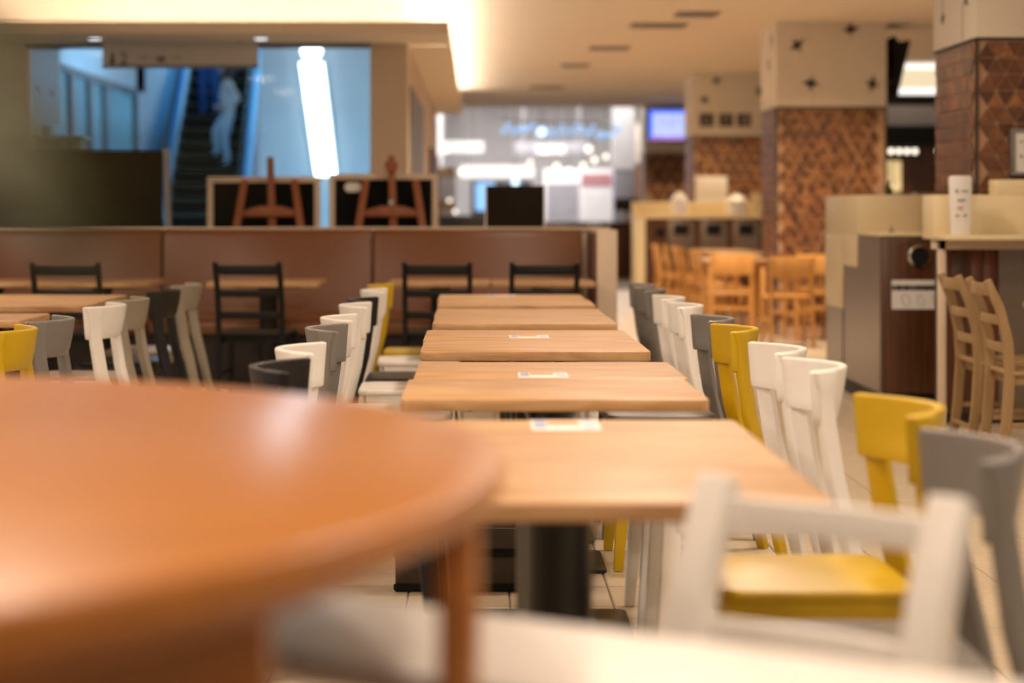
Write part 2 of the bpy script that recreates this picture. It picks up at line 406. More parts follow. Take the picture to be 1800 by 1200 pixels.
# blue wall panel at the right of the hall with a slanted tube light
bw = struct(MB().box(-2.62, -0.92, 24.0, 24.25, 0, 3.6), 'wall_hall_end', HALLWALL, 'pale wall panel right of the escalator')
tl = thing('slanted_wall_light', 'tall slanted white light panel on the blue wall', 'light', (0, 23.97, 0))
MB().prism([(-2.137, 2.975), (-1.946, 1.62), (-1.707, 1.62), (-1.864, 2.975)], -0.05, -0.02, 'xz').build('diffuser', TUBEBLUE, tl)
MB().prism([(-2.16, 3.0), (-1.965, 1.60), (-1.685, 1.60), (-1.845, 3.0)], -0.02, 0.0, 'xz').build('housing', WHITEPAINT, tl)
dl = thing('wall_downlight', 'small oval light above the slanted light panel', 'light', (-2.0, 23.93, 3.13))
MB().tube([(0, 0.03, 0), (0, -0.02, 0)], 0.12, 20).build('lens', TUBEBLUE, dl)
MB().tube([(0, 0.06, 0), (0, 0.02, 0)], 0.14, 20).build('rim', WHITEPAINT, dl)
# two soffit downlights of the bulkhead
for xx, lb in ((-3.16, 'small recessed downlight in the bulkhead left of the hanging sign'), (-1.79, 'small recessed downlight in the bulkhead right of the hanging sign')):
    d = thing('downlight', lb, 'light', (xx, 16.42, 2.626), 0, 'bulkhead downlights')
    MB().lathe([(0.045, -0.004), (0.065, -0.012), (0.07, 0.0)], n=20).build('rim', WHITEPAINT, d)
    MB().lathe([(0.05, -0.014), (0.055, -0.006)], n=20).build('lens', DLIGHT, d)
# hanging direction sign
hs = thing('direction_sign', 'long pale hanging sign with an arrow and the number 2', 'sign', (-2.50, 16.75, 2.42))
MB().box(-0.655, 0.655, -0.02, 0.02, -0.0, 0.19).build('panel', SIGNPALE, hs, 0.003)
MB().box(-0.655, 0.655, -0.024, 0.024, -0.022, 0.0).build('bottom_edge', MULLION, hs)
for xx in (-0.5, 0.5): MB().tube([(xx, 0, 0.19), (xx, 0, 0.206)], 0.008, 8).build('hanger', GREYMETAL, hs)
MB().prism([(-0.585, 0.10), (-0.585, 0.04), (-0.605, 0.04), (-0.572, 0.0), (-0.54, 0.04), (-0.56, 0.04), (-0.56, 0.10)], -0.024, -0.0195, 'xz').build('arrow', PRINT_DARK, hs)
text_mesh('2', 0.15, 'number', PRINT_DARK, hs, (-0.515, -0.021, 0.005), (R(90), 0, 0))
lt = MB(); xx = -0.40
for k in range(9):
    ww = 0.028; lt.box(xx, xx+ww, -0.023, -0.0195, 0.05, 0.052+0.014*(k % 3)); xx += 0.045 if k != 4 else 0.06
lt.build('lettering', PRINT_GREY, hs)
MB().box(-0.19, -0.13, -0.023, -0.0195, 0.035, 0.065).build('lettering', PRINT_DARK, hs)

# ------------------------------------------------------------------ escalator
SL = math.tan(R(30))
esc = thing('escalator', 'black escalator with glass balustrades behind the glass front', 'escalator', (-4.126, 28.93, 0), R(3.5))
st = MB()
st.box(-0.52, 0.52, 0.0, 0.40, -0.02, 0.231); st2 = MB()
st = MB().box(-0.52, 0.52, 0.0, 0.40, 0.05, 0.23)
for k in range(13): st.box(-0.50+k*0.08, -0.47+k*0.08, 0.005, 0.39, 0.23, 0.236)
st.box(-0.52, 0.52, -0.006, 0.0, 0.20, 0.234, 1); st.box(-0.52, -0.47, -0.006, 0.4, 0.2301, 0.2345, 1)
step_me = st.data('step', [STEPM, STEPY], smooth=False)
for k in range(22):
    share(step_me, 'step', esc, (0, k*0.4, k*0.4*SL))
for s, nm in ((-1, 'skirt'), (1, 'skirt')):
    y1 = 8.8
    MB().prism([(-0.6, 0.0), (-0.6, 0.34), (0.0, 0.36), (y1, y1*SL+0.36), (y1, y1*SL-0.1), (0.2, 0.0)], s*0.54, s*0.70, 'yz').build('skirt', SKIRTM, esc)
    MB().prism([(-0.6, 0.34), (-0.6, 1.02), (0.0, 1.06), (y1, y1*SL+1.06), (y1, y1*SL+0.36), (0.0, 0.36)], s*0.60, s*0.615, 'yz').build('glass_balustrade', GLASSBLUE, esc)
    MB().sweep([(s*0.61, -0.75, 0.8), (s*0.61, -0.7, 0.98), (s*0.61, -0.5, 1.06), (s*0.61, 0, 1.09), (s*0.61, y1, y1*SL+1.09)], 0.09, 0.05, (1, 0, 0)).build('handrail', RUBBER, esc)
MB().prism([(0.0, 0.0), (8.8, 8.8*SL-0.1), (8.8, 8.8*SL-0.9), (1.5, 0.0)], -0.7, 0.7, 'yz').build('truss_cover', SHOPGREY, esc)
MB().box(-0.7, 0.7, -0.9, 0.0, 0.001, 0.02).build('comb_plate', GREYMETAL, esc)

# ------------------------------------------------------------------ people
def figure(name, label, loc, rotz, joints, edges, mats_fn, mats, hair_c, group=None):
    me = bpy.data.meshes.new('figure_skeleton')
    keys = list(joints); me.from_pydata([joints[k][0] for k in keys], [(keys.index(a), keys.index(b)) for a, b in edges], [])
    o = bpy.data.objects.new('figure_skeleton', me); C.objects.link(o)
    sk = o.modifiers.new('skin', 'SKIN'); sk.use_smooth_shade = True
    o.modifiers.new('sub', 'SUBSURF').levels = 2
    for i, k in enumerate(keys):
        r = joints[k][1]; r = r if isinstance(r, tuple) else (r, r)
        me.skin_vertices[0].data[i].radius = r; me.skin_vertices[0].data[i].use_root = (k == 'pelvis')
    dg = bpy.context.evaluated_depsgraph_get()
    bm = bpy.data.meshes.new_from_object(o.evaluated_get(dg)); bm.name = 'body'
    bpy.data.objects.remove(o, do_unlink=True)
    bm.materials.clear()
    for m in mats: bm.materials.append(m)
    for p in bm.polygons: p.material_index = mats_fn(p.center)
    bm.shade_smooth()
    root = thing(name, label, 'person', loc, rotz, group)
    b = bpy.data.objects.new('body', bm); C.objects.link(b); b.parent = root
    return root
# person facing local -x; the near side is -y
J = {
 'pelvis': ((0.02, 0, 0.92), (0.125, 0.15)), 'waist': ((0.03, 0, 1.06), (0.10, 0.125)), 'chest': ((0.03, 0, 1.24), (0.115, 0.16)),
 'shoul': ((0.03, 0, 1.37), (0.075, 0.12)), 'neck': ((0.015, 0, 1.46), 0.048), 'chin': ((-0.005, 0, 1.53), (0.066, 0.06)), 'head': ((-0.005, 0, 1.61), (0.098, 0.08)), 'crown': ((0.01, 0, 1.685), (0.062, 0.055)),
 'nose': ((-0.115, 0, 1.575), 0.014),
 'sL': ((0.03, -0.17, 1.35), 0.058), 'eL': ((0.18, -0.26, 1.12), 0.046), 'wL': ((-0.02, -0.20, 1.00), 0.033), 'hL': ((-0.13, -0.13, 0.99), (0.035, 0.026)),
 'sR': ((0.03, 0.17, 1.35), 0.058), 'eR': ((0.08, 0.25, 1.10), 0.046), 'wR': ((-0.08, 0.14, 1.00), 0.033), 'hR': ((-0.17, 0.06, 1.02), (0.035, 0.026)),
 'f1': ((-0.19, -0.09, 0.97), 0.011), 'f2': ((-0.20, -0.11, 0.985), 0.011), 'f3': ((-0.20, -0.13, 1.0), 0.011), 'f4': ((-0.19, -0.15, 1.01), 0.010), 'th': ((-0.14, -0.09, 1.035), 0.012),
 'hipL': ((0.03, -0.09, 0.86), 0.105), 'kL': ((-0.04, -0.12, 0.49), 0.072), 'aL': ((0.02, -0.12, 0.10), 0.052), 'tL': ((-0.14, -0.13, 0.04), 0.035),
 'hipR': ((0.03, 0.09, 0.86), 0.105), 'kR': ((-0.16, 0.10, 0.60), 0.075), 'aR': ((-0.12, 0.11, 0.27), 0.052), 'tR': ((-0.28, 0.11, 0.22), 0.035),
}
E = [('pelvis', 'waist'), ('waist', 'chest'), ('chest', 'shoul'), ('shoul', 'neck'), ('neck', 'chin'), ('chin', 'head'), ('head', 'crown'), ('head', 'nose'),
     ('shoul', 'sL'), ('sL', 'eL'), ('eL', 'wL'), ('wL', 'hL'), ('shoul', 'sR'), ('sR', 'eR'), ('eR', 'wR'), ('wR', 'hR'),
     ('hL', 'f1'), ('hL', 'f2'), ('hL', 'f3'), ('hL', 'f4'), ('hL', 'th'),
     ('pelvis', 'hipL'), ('hipL', 'kL'), ('kL', 'aL'), ('aL', 'tL'), ('pelvis', 'hipR'), ('hipR', 'kR'), ('kR', 'aR'), ('aR', 'tR')]
def dress(c):
    if c.z > 1.44: return 0
    if c.x < -0.05 and 0.93 < c.z < 1.10 and abs(c.y) < 0.22: return 0
    if c.z > 0.97: return 1
    if c.z > 0.10 and not (c.x < -0.17 and c.z < 0.28): return 2
    return 3
def hair_mb():
    hm = MB()
    prof = [(0.002, 1.71), (0.05, 1.70), (0.085, 1.66), (0.098, 1.60), (0.094, 1.54), (0.078, 1.47), (0.05, 1.46)]
    hm.lathe([(r, z) for r, z in prof], (0.035, 0, 0), 18)
    return hm
stepz = lambda y: math.floor((y-28.93)/0.4)*0.4*SL+0.231
p1 = figure('person', 'person in white top and pale trousers facing sideways on the escalator', (-4.05, 31.98, stepz(31.98)+0.005), R(14), J, E, dress, [SKIN, SHIRT, PANTS, SHOPDARK], None)
hair_mb().build('hair', HAIR, p1)
J2 = {k: (v[0], v[1]) for k, v in J.items()}
J2['kR'] = ((-0.03, 0.10, 0.49), 0.075); J2['aR'] = ((0.02, 0.11, 0.10), 0.052); J2['tR'] = ((-0.14, 0.11, 0.04), 0.035)
p2 = figure('person', 'person in blue clothes standing higher on the escalator', (-4.52, 33.5, stepz(33.5)+0.005), R(75), J2, E, lambda c: 0 if c.z > 1.44 else (1 if c.z > 0.08 else 2), [SKIN, BLUECLOTH, SHOPDARK], None)
hair_mb().build('hair', HAIR, p2)

# ------------------------------------------------------------------ pillars with triangular cladding tiles
S = 0.1085; H3 = S*math.sqrt(3)/2
def pillar(y0, detail, label):
    p = struct(MB().box(2.862, 3.888, y0+0.012, y0+1.038, 0, 2.19), 'pillar', COPPERGROUT, label)
    MB().box(2.85, 3.9, y0, y0+1.05, 2.19, 3.0).build('plaster_head', WHITEWALL, p, 0.004)
    MB().box(2.845, 3.905, y0-0.005, y0+1.055, 2.178, 2.19).build('shadow_strip', BLACKPAINT, p)
    for cx, cy in ((2.855, y0+0.005), (3.895, y0+0.005)):
        MB().box(cx-0.008, cx+0.008, cy-0.008, cy+0.008, 0, 2.178).build('corner_strip', DARKBASE, p)
    s = S*detail; hh = H3*detail
    g = 0.004*detail
    def tri(up):
        c = [(0, hh*2/3), (-s/2, -hh/3), (s/2, -hh/3)] if up else [(0, -hh*2/3), (s/2, hh/3), (-s/2, hh/3)]
        k = 1-g*2/s*1.6
        return [(a*k, b*k) for a, b in c]
    metri = {}
    def tri_me(up, mi):
        if (up, mi) not in metri:
            q = tri(up); mb = MB(); m3 = [(a*0.93, b*0.93) for a, b in q]
            mb.add([(a, 0, b) for a, b in q]+[(a, -0.010, b) for a, b in m3], [(3, 4, 5), (0, 1, 4, 3), (1, 2, 5, 4), (2, 0, 3, 5)])
            metri[(up, mi)] = mb.data('tile', [COPPER[mi]], smooth=False)
        return metri[(up, mi)]
    cells = []
    for face in ('front', 'side'):
        r = 0; z = 2.17
        while z-hh > 0.02:
            n = int(1.03/(s/2))
            for k in range(n-1):
                u = (k+1)*s/2; up = (k+r) % 2 == 0
                zc = z-hh*2/3 if up else z-hh/3
                cells.append((face, u, zc, up, z))
            r += 1; z -= hh
    # largest in view: the upper part of each face, front first
    cells.sort(key=lambda c: (-c[4], c[0], c[1]))
    vis = [c for c in cells if c[4] > 0.75]
    ind = set(id(c) for c in vis[:290])
    rest = MB()
    for c in cells:
        face, u, zc, up, z = c
        mi = random.choice((0, 0, 1, 1, 2, 2, 3, 4))
        if face == 'front': loc = (2.862+u, y0+0.012, zc); rz = 0
        else: loc = (2.862, y0+1.038-u, zc); rz = R(-90)
        if id(c) in ind:
            share(tri_me(up, mi), 'tile', p, loc, (0, 0, rz))
        else:
            q = tri(up); m3 = [(a*0.93, b*0.93) for a, b in q]
            M = Matrix.Translation(loc) @ Matrix.Rotation(rz, 4, 'Z')
            rest.add([M @ Vector((a, 0, b)) for a, b in q]+[M @ Vector((a, -0.010, b)) for a, b in m3], [(3, 4, 5), (0, 1, 4, 3), (1, 2, 5, 4), (2, 0, 3, 5)], mi)
    o = rest.build('tile_field', COPPER, p, smooth=False); o['kind'] = 'stuff'
    return p
PY = [11.4, 19.0, 26.4, 34.0, 41.6]
pl = [pillar(PY[0], 1.0, 'nearest tiled pillar standing behind the cream serving counter'),
      pillar(PY[1], 1.0, 'tiled pillar with bird decals beside the beech chairs'),
      pillar(PY[2], 1.4, 'tiled pillar carrying three square black pictograms'),
      pillar(PY[3], 2.0, 'tiled pillar behind the blue wall screen'),
      pillar(PY[4], 2.5, 'farthest tiled pillar beyond the blue wall screen')]
# bold pale joint lines crossing on the second and third pillar
for pi_, segs in ((1, (((3.62, 2.17), (3.85, 1.62)), ((3.40, 2.17), (3.87, 1.20)), ((3.84, 2.17), (3.20, 0.75)), ((3.88, 1.5), (3.55, 0.9)))),
                  (2, (((2.95, 2.15), (3.35, 1.30)), ((3.75, 2.15), (3.25, 1.20))))):
    for a, b in segs:
        MB().sweep([(a[0], PY[pi_]-0.001, a[1]), (b[0], PY[pi_]-0.001, b[1])], 0.014, 0.010, (0, 1, 0)).build('joint_line', COPPERGROUT, pl[pi_])
# bird decals and thin wires on the pillar heads
def bird(s):
    return [(0, -0.5*s), (0.07*s, -0.15*s), (0.25*s, -0.12*s), (0.55*s, 0.12*s), (0.28*s, 0.10*s), (0.12*s, 0.18*s), (0.14*s, 0.45*s), (0.0, 0.22*s), (-0.10*s, 0.42*s), (-0.12*s, 0.14*s), (-0.30*s, 0.05*s), (-0.52*s, 0.18*s), (-0.30*s, -0.10*s), (-0.08*s, -0.16*s)]
def decal(pillar_o, x, y, z, size, ang, face='front'):
    q = [(a*math.cos(ang)-b*math.sin(ang), a*math.sin(ang)+b*math.cos(ang)) for a, b in bird(size)]
    if face == 'front': MB().prism([(x+a, z+b) for a, b in q], y-0.003, y-0.0005, 'xz').build('bird_decal', PRINT_DARK, pillar_o)
    else: MB().prism([(y+a, z+b) for a, b in q], x-0.003, x-0.0005, 'yz').build('bird_decal', PRINT_DARK, pillar_o)
def wire(po, pts):
    MB().tube(pts, 0.0025, 6).build('wire_decal', PRINT_GREY, po)
k1 = 19.0/3500
def q1(px, py, k): return (px-840)*k, EYE+(370-py)*k
for px, py, sz, an in ((1401, 80, 0.17, 0.6), (1495, 52, 0.17, 0.1), (1426, 146, 0.17, 3.0), (1534, 148, 0.17, 1.3)):
    x, z = q1(px, py, k1); decal(pl[1], x, PY[1], z, sz, an)
x, z = q1(1422, 68, k1); wire(pl[1], [(x-0.07, PY[1]-0.002, z), (x, PY[1]-0.002, z), (x, PY[1]-0.002, 2.99)])
x, z = q1(1429, 155, k1); wire(pl[1], [(x, PY[1]-0.002, z), (x, PY[1]-0.002, 2.2)])
x, z = q1(1545, 144, k1); wire(pl[1], [(x, PY[1]-0.002, z), (x+0.13, PY[1]-0.002, z)])
decal(pl[1], 2.85, 19.5, 2.62, 0.17, 0.5, 'side'); decal(pl[1], 2.85, 19.3, 2.85, 0.17, 2.0, 'side')
k2 = 26.4/3500
for px, py, sz, an in ((1259, 142, 0.15, 0.3), (1239, 175, 0.15, 2.6), (1336, 160, 0.17, 1.2)):
    x, z = q1(px, py, k2); decal(pl[2], x, PY[2], z, sz, an)
decal(pl[0], 2.85, 12.2, 2.38, 0.10, 3.0, 'side'); decal(pl[0], 2.85, 11.62, 2.44, 0.14, 1.0, 'side')
wire(pl[0], [(2.848, 11.7, 2.2), (2.848, 11.7, 2.42)]); wire(pl[0], [(2.848, 12.2, 2.42), (2.848, 12.2, 2.99)])
# pictograms
for px, lb, kind in ((1242, 'black square pictogram at the near end of the row of three', 0), (1276, 'black square pictogram in the middle of the row of three', 1), (1308, 'black square pictogram nearest the bird decal, last of three', 2)):
    x, z = q1(px, 211, k2)
    t = thing('pictogram_plate', lb, 'sign', (x, PY[2]-0.001, z), 0, 'black pictograms on the pillar')
    MB().box(-0.09, 0.09, -0.008, 0.0, -0.085, 0.085).build('plate', PRINT_DARK, t, 0.002)
    g = MB()
    if kind == 0: g.ball((0.0, -0.010, 0.045), 0.016, 10).box(-0.03, 0.02, -0.013, -0.009, -0.06, 0.028)
    elif kind == 1: g.box(-0.05, 0.04, -0.013, -0.009, 0.03, 0.06).box(-0.02, 0.045, -0.013, -0.009, -0.01, 0.02).box(-0.05, 0.0, -0.013, -0.009, -0.05, -0.02)
    else: g.box(-0.02, 0.045, -0.013, -0.009, -0.055, 0.045).ball((0.012, -0.010, 0.058), 0.014, 10)
    g.build('symbol', PRINT_GREY, t)

# ceiling air slots
for x0, y0, ww in ((1.75, 19.3, 0.55), (1.45, 22.0, 0.45), (1.2, 24.6, 0.35), (2.0, 18.2, 0.4), (1.0, 29.0, 0.5)):
    lb = {1.75: 'dark ceiling air slot widest of all', 1.45: 'dark ceiling air slot second in the line', 1.2: 'dark ceiling air slot third in the line', 2.0: 'dark ceiling air slot beside the pillar with birds', 1.0: 'faint ceiling air slot farthest away'}[x0]
    v = thing('ceiling_vent', lb, 'vent', (x0, y0, 3.0), 0, 'air slots in the ceiling')
    MB().box(-ww/2, ww/2, -0.22, 0.22, -0.012, 0.0).build('frame', VENTDARK, v, 0.004)
    for k in range(5): MB().box(-ww/2+0.03, ww/2-0.03, -0.17+k*0.08, -0.14+k*0.08, -0.02, -0.012).build('slat', PRINT_GREY, v)

# wall screen in front of the fourth pillar
tv = thing('wall_screen', 'glowing blue wall screen hanging beside the pictogram pillar', 'screen', (3.17, 33.0, 2.62))
MB().box(-0.36, 0.36, 0.0, 0.07, -0.28, 0.28).build('casing', RUBBER, tv, 0.01)
MB().box(-0.335, 0.335, -0.006, 0.0, -0.25, 0.25).build('border_glow', SCREENB, tv)
MB().box(-0.28, 0.28, -0.010, -0.006, -0.19, 0.20).build('picture', SCREENW, tv)
MB().box(-0.33, 0.33, -0.010, -0.006, -0.25, -0.215).build('bottom_bar', SCREENM, tv)
MB().box(-0.04, 0.04, 0.07, 0.99, -0.05, 0.05).build('bracket', RUBBER, tv)

# black screen seen edge on, beside the bird pillar
es = thing('tilted_screen', 'black screen seen edge on beside the bird pillar', 'screen', (3.995, 19.1, 2.62), 0)
MB().prism([(0.0, -0.30), (0.035, -0.32), (0.16, 0.22), (0.05, 0.20), (0.0, 0.26)], 0.0, 0.62, 'xz').build('casing', RUBBER, es, 0.006)
MB().box(-0.08, 0.0, 0.25, 0.35, -0.05, 0.05).build('bracket', BLACKMETAL, es)

# ------------------------------------------------------------------ banquette with its partition
bq = thing('banquette', 'long brown leather banquette along the low partition', 'sofa', (0, 13.3, 0))
prof = [(0.62, 0.46), (0.66, 0.50), (0.70, 1.02), (0.73, 1.065), (0.78, 1.07), (0.80, 1.04), (0.80, 0.40), (0.64, 0.40)]
for a, b in ((-5.18, -3.70), (-3.70, -2.22), (-2.22, -0.74), (-0.74, 0.74)):
    MB().prism(prof, a+0.006, b-0.006, 'yz').build('back_panel', LEATHER, bq, 0.012, 2)
    MB().box(a+0.004, b-0.004, 0.0, 0.70, 0.37, 0.455).build('seat_cushion', LEATHERSEAT, bq, 0.02, 3)
MB().box(-5.18, 0.74, 0.09, 0.78, 0.0, 0.37).build('plinth', DARKBASE, bq)
pt = struct(MB().box(-6.5, 0.92, 14.11, 14.30, 0, 1.06), 'partition', CREAMWALL, 'low partition behind the banquette with a cream cap')
MB().box(-6.5, 0.94, 14.09, 14.32, 1.06, 1.082).build('cap', CREAMWALL, pt, 0.003)
we = struct(MB().box(0.79, 0.925, 13.2, 14.11, 0, 1.07), 'partition_end', CREAMWALL, 'cream end wall of the banquette partition', bevel=0.004)
for k in range(4): MB().box(0.768, 0.79, 13.25+k*0.20, 13.43+k*0.20, 0.02, 1.05).build('panel_strip', WAINSCOT, we, 0.003)

# dark screen board at the back of the partition
sb = thing('screen_board', 'big dark brown board with grey edge behind the banquette', 'screen', (0, 14.75, 0))
MB().box(-4.9, -2.335, -0.02, 0.02, 0.1, 1.645).build('panel', DARKBROWN, sb, 0.003)
MB().sweep([(-2.26, 0, 0.0), (-2.31, 0, 1.66)], 0.05, 0.045, (0, 1, 0)).build('edge_post', GREYMETAL, sb, 0.004)
MB().box(-4.9, -2.3, -0.25, 0.25, 0.0, 0.05).build('foot', GREYMETAL, sb, 0.004)
MB().box(-4.95, -4.9, -0.025, 0.025, 0.0, 1.66).build('far_post', GREYMETAL, sb, 0.004)

# easels and the framed black boards on them
def blackboard(x0, x1, zt, lb):
    t = thing('blackboard', lb, 'board', ((x0+x1)/2, 14.98, 0.62)); hw = (x1-x0)/2; H = zt-0.62
    MB().box(-hw+0.03, hw-0.03, -0.008, 0.012, 0.03, H-0.03).build('panel', CHALK, t)
    for a, b, c, d in ((-hw, hw, H-0.045, H), (-hw, hw, 0, 0.045), (-hw, -hw+0.045, 0.045, H-0.045), (hw-0.045, hw, 0.045, H-0.045)):
        MB().box(a, b, -0.02, 0.02, c, d).build('frame', CREAMWALL, t, 0.005)
    return t
blackboard(-2.035, -1.185, 1.455, 'white framed blackboard on the easel beside the dark screen board')
b2 = blackboard(-1.12, -0.30, 1.477, 'white framed blackboard with a small white tag on it')
MB().prism(rrect(-0.29, -0.17, 0.72, 0.79, 0.03), -0.016, -0.009, 'xz').build('tag', PAPER, b2)
def easel(xm, head, lb):
    t = thing('easel', lb, 'easel', (xm, 14.85, 0))
    MB().sweep([(0.03, 0.03, 0.55), (0.0, 0.0, 1.60)], [0.07, 0.05], 0.03, (1, 0, 0)).build('mast', MATS['easel_wood'], t, 0.006)
    MB().sweep([(-0.40, -0.28, 0), (-0.19, 0.0, 1.43)], 0.055, 0.03, (1, 0, 0)).build('leg', MATS['easel_wood'], t, 0.006)
    MB().sweep([(0.40, -0.28, 0), (0.18, 0.0, 1.43)], 0.055, 0.03, (1, 0, 0)).build('leg', MATS['easel_wood'], t, 0.006)
    MB().sweep([(0.0, 0.75, 0), (0.0, 0.03, 1.45)], 0.05, 0.03, (1, 0, 0)).build('rear_leg', MATS['easel_wood'], t, 0.006)
    MB().prism([(-0.21, 1.155), (0.21, 1.155), (0.20, 1.20), (0.08, 1.235), (-0.08, 1.235), (-0.20, 1.20)], -0.035, -0.012, 'xz').build('crossbar', MATS['easel_wood'], t, 0.004)
    MB().box(-0.40, 0.40, -0.02, 0.18, 0.59, 0.62).build('ledge', MATS['easel_wood'], t, 0.004)
    if head:
        MB().prism([(-0.03, 1.48), (0.03, 1.48), (0.05, 1.53), (0.045, 1.56), (0.02, 1.575), (0.025, 1.61), (-0.025, 1.61), (-0.02, 1.575), (-0.045, 1.56), (-0.05, 1.53)], -0.03, 0.02, 'xz').build('clamp_head', MATS['easel_wood'], t, 0.004)
        MB().tube([(0, -0.05, 1.26), (0, -0.01, 1.26)], 0.02, 12).build('knob', CHROME, t)
    return t
easel(-1.55, False, 'reddish wooden easel in front of the plain blackboard')
easel(-0.645, True, 'reddish wooden easel with a clamp head before the tagged blackboard')
mb_ = thing('menu_board', 'small dark brown board standing on the partition cap', 'board', (0.265, 14.2, 1.082))
MB().box(-0.205, 0.205, -0.012, 0.012, 0.0, 0.295).build('panel', DARKBROWN, mb_, 0.004)
MB().box(0.205, 0.213, -0.014, 0.014, 0.0, 0.295).build('edge', PAPER, mb_)
MB().box(-0.213, -0.205, -0.014, 0.014, 0.0, 0.295).build('edge', PAPER, mb_)

# ------------------------------------------------------------------ tables
def pedestal_table(w, d, label, loc, group, ncol=1, ztop=0.74, th=0.030, r=0.025):
    t = thing('pedestal_table', label, 'table', loc, 0, group)
    MB().prism(rrect(-w/2, w/2, -d/2, d/2, r), ztop-th, ztop).build('table_top', MATS['table_wood'], t, 0.0035, 2)
    for k in range(ncol):
        yy = 0 if ncol == 1 else (-d/4 if k == 0 else d/4)
        xx = 0.0
        MB().lathe([(0.062, 0.02), (0.060, 0.03), (0.060, 0.66), (0.075, 0.70)], (xx, yy, 0), 28).build('column', BLACKMETAL, t)
        MB().prism(rrect(xx-0.24, xx+0.24, yy-0.20, yy+0.20, 0.03), 0.0, 0.012).build('base_plate', BLACKMETAL, t, 0.003)
        MB().box(xx-0.22, xx+0.22, yy-0.03, yy+0.03, 0.69, ztop-th).build('top_bracket', BLACKMETAL, t, 0.004)
    return t
XC = 0.188; W = 0.755
pedestal_table(0.852, 1.245, 'front wood topped table of the centre row, white chair before it', (0.1385, 3.7525, 0), 'tables of the centre row', 2)
rows = [(4.85, 5.44, 'wood topped table second from the front in the centre row'), (5.445, 6.05, 'wood topped table with a notice card across it, third in the centre row'),
        (6.49, 7.07, 'wood topped table fourth from the front, thick front edge in focus'), (7.075, 7.67, 'wood topped table fifth from the front with a notice card at its edge'),
        (8.09, 8.68, 'wood topped table sixth from the front in the centre row'), (8.685, 9.32, 'wood topped table seventh from the front in the centre row'),
        (9.66, 10.28, 'wood topped table eighth from the front in the centre row'), (10.285, 10.93, 'wood topped table at the far end of the centre row')]
proto = None
for i, (a, b, lb) in enumerate(rows):
    dx = (0.0, 0.012, 0.0, -0.006, 0.004, -0.002, 0.0, -0.012)[i]
    pedestal_table(W if i < 6 else 0.77, b-a, lb, (XC+dx, (a+b)/2, 0), 'tables of the centre row')
for a, b, lb in ((8.30, 8.70, ''),):
    pass
pedestal_table(W, 0.60, 'wood topped table of the aisle row beside the yellow and grey chairs', (-2.29, 8.62, 0), 'tables of the aisle row')
pedestal_table(W, 0.62, 'wood topped table of the aisle row beside the white chair', (-2.27, 9.06+0.18, 0), 'tables of the aisle row') if False else None
pedestal_table(W, 0.66, 'wood topped table of the aisle row nearest the banquette, before the black chair', (-2.30, 10.60, 0), 'tables of the aisle row')
pedestal_table(W, 0.62, 'wood topped table of the aisle row between the two others', (-2.28, 9.90, 0), 'tables of the aisle row')
for xa, xb, lb in ((-3.52, -2.84, 'wood table by the banquette with no chair before it'), (-2.83, -2.10, 'wood table by the banquette below the big dark screen board'), (-1.74, -1.01, 'wood table by the banquette standing alone in the middle'),
                   (-0.58, 0.08, 'wood table by the banquette, left of a touching pair'), (0.085, 0.755, 'wood table by the banquette beside the cream end wall')):
    pedestal_table(xb-xa, 0.72, lb, ((xa+xb)/2, 13.08, 0), 'tables along the banquette')

# notice cards lying on the tables
def notice(x, y, ww, dd, lb):
    t = thing('notice_card', lb, 'card', (x, y, 0.7402), 0, 'notice cards on the tables')
    MB().box(-ww/2, ww/2, -dd/2, dd/2, 0, 0.0012).build('card', PAPER, t)
    MB().box(-ww*0.26, ww*0.22, -dd*0.05, dd*0.42, 0.0012, 0.0016).build('orange_print', PRINT_ORANGE, t)
    MB().box(-ww*0.46, -ww*0.28, -dd*0.30, dd*0.40, 0.0012, 0.0016).build('blue_print', PRINT_BLUE, t)
    m = MB()
    for k in range(4): m.box(ww*0.26, ww*0.45, -dd*0.35+k*dd*0.2, -dd*0.27+k*dd*0.2, 0.0012, 0.0016)
    m.build('lettering', PRINT_BLUE, t)
notice(0.187, 4.26, 0.145, 0.20, 'white and orange notice card on the front table')
notice(0.182, 5.565, 0.138, 0.17, 'white and orange notice card on the third table')
notice(0.186, 7.26, 0.142, 0.17, 'white and orange notice card on the fifth table')
notice(0.13, 10.80, 0.145, 0.17, 'white notice card at the far end of the centre row')

